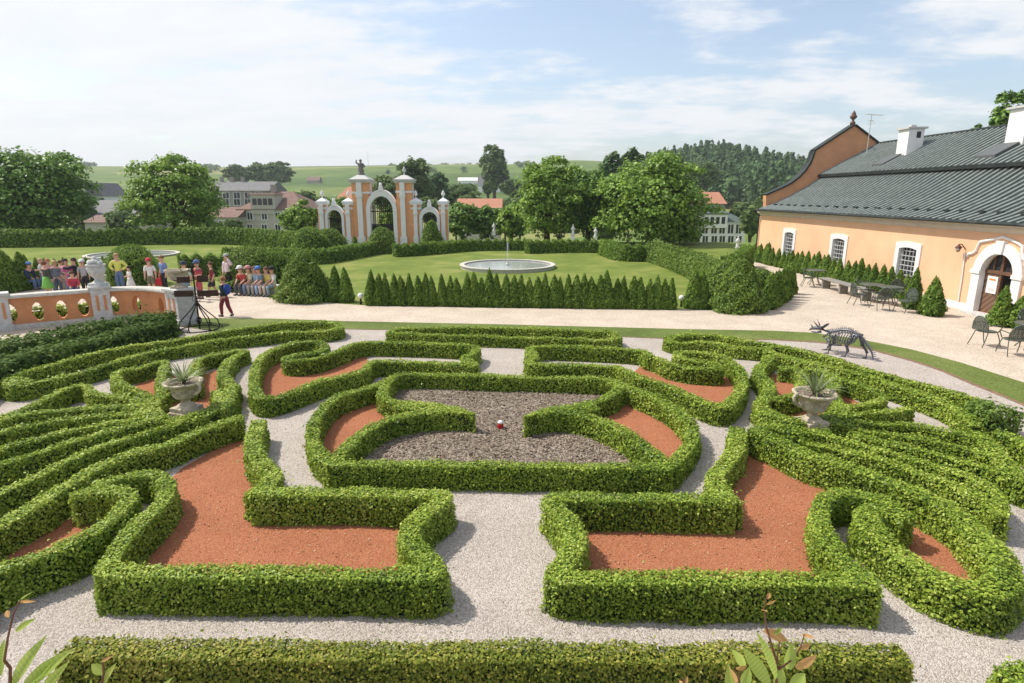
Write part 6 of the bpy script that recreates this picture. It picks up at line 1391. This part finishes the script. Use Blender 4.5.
def shoot(label, Y, stems, leaves):
    base = at(stems[0][0][0], stems[0][0][1], Y); t = thing('leafy_shoot', label, 'plant', (base.x, Y, 0)); off = Vector((base.x, Y, 0))
    mb = MB()
    for k, st in enumerate(stems):
        pts = [at(u, v, Y)+Vector((0, .012*math.sin(i*1.7), 0))-off for i, (u, v) in enumerate(st)]
        if k == 0: pts = [Vector((0, .05, 0)), Vector((0, .02, pts[0].z*.6))]+pts
        mb.tube(pts, list(np.linspace(.009 if k == 0 else .0045, .0022, len(pts))), 6)
    mb.build('stem', plain('shoot_stem', (.17, .075, .045)), t)
    for (u0, v0, u1, v1, w, m_) in leaves:
        mb = MB(); blade(mb, at(u0, v0, Y)-off+Vector((0, random.uniform(-.02, .02), 0)), at(u1, v1, Y-random.uniform(-.05, .06))-off, w*.82, Vector((random.uniform(-.3, .3), -.8, .75)).normalized()); mb.build('leaf', [('sprig_leaf', 'sprig_rust')[m_], ('sprig_vein', 'sprig_rust')[m_]], t, True)
k_ = 2.15/600
shoot('leafy hornbeam shoot with a thin red stem in the bottom left corner', 2.15, [[(10, 690), (8, 670), (5, 660), (10, 636), (12, 616), (17, 604), (22, 598)]],
  [(9, 690, 36, 641, .065, 0), (4, 672, 2, 640, .05, 0), (13, 634, 32, 619, .035, 0), (13, 614, 6, 610, .025, 1), (17, 604, 32, 601, .016, 1), (20, 600, 32, 591, .010, 0), (22, 690, 64, 652, .075, 0), (38, 700, 62, 665, .06, 0), (30, 690, 52, 655, .05, 0)])
shoot('small pale shoot of two leaves before the bottom hedge, on the left', 2.2, [[(100, 692), (102, 675), (103, 660), (107, 655)]], [(102, 676, 91, 664, .048, 0), (100, 690, 113, 664, .045, 0), (103, 660, 112, 656, .016, 1), (92, 700, 90, 680, .03, 0), (152, 700, 170, 678, .03, 0)])
shoot('larger leafy hornbeam shoot with rust tinted leaves, bottom right of centre', 2.1, [[(777, 692), (777, 676), (776, 660), (771, 645), (767, 628), (765, 610), (766, 594)], [(777, 672), (779, 655), (780, 640)], [(778, 670), (796, 660), (801, 645), (803, 632)], [(740, 695), (740, 675), (739, 667)]],
  [(769, 685, 745, 649, .075, 0), (776, 678, 763, 636, .05, 0), (790, 672, 792, 646, .06, 0), (795, 666, 816, 657, .045, 1), (789, 690, 806, 673, .075, 0), (778, 690, 782, 668, .06, 0), (745, 668, 735, 652, .045, 0), (728, 690, 729, 665, .05, 0), (742, 690, 750, 668, .06, 0), (765, 632, 789, 641, .05, 1), (777, 652, 760, 652, .012, 1), (766, 610, 761, 609, .014, 1), (766, 603, 775, 601, .012, 1), (766, 597, 770, 592, .02, 1), (803, 636, 813, 637, .018, 1), (800, 648, 811, 644, .028, 1), (773, 632, 783, 627, .022, 0), (736, 668, 746, 667, .025, 1), (738, 690, 734, 670, .03, 1)])
shoot('tip of a reddish shoot peeking over the bottom hedge, centre right', 2.1, [[(684, 695), (684, 684), (683, 678)]], [(684, 684, 688, 676, .02, 1), (684, 688, 679, 680, .02, 1)])

# ------------------------------------------------------------------ summer haze over the whole valley
mh, nt, N_, L_, b = newmat('haze'); N_.remove(b); vp = N_.new('ShaderNodeVolumePrincipled'); vp.inputs['Color'].default_value = (.86, .93, 1.0, 1); HAZE = .00027; vp.inputs['Density'].default_value = HAZE; vp.inputs['Anisotropy'].default_value = .2
L_.new(vp.outputs[0], N_['Material Output'].inputs['Volume'])
if HAZE:
    mb = MB(); mb.box((0, 1560, 38), (5400, 3480, 130)); hz = mb.build('haze', mh); tag(hz, 'thin pale summer haze', 'haze', kind='stuff')
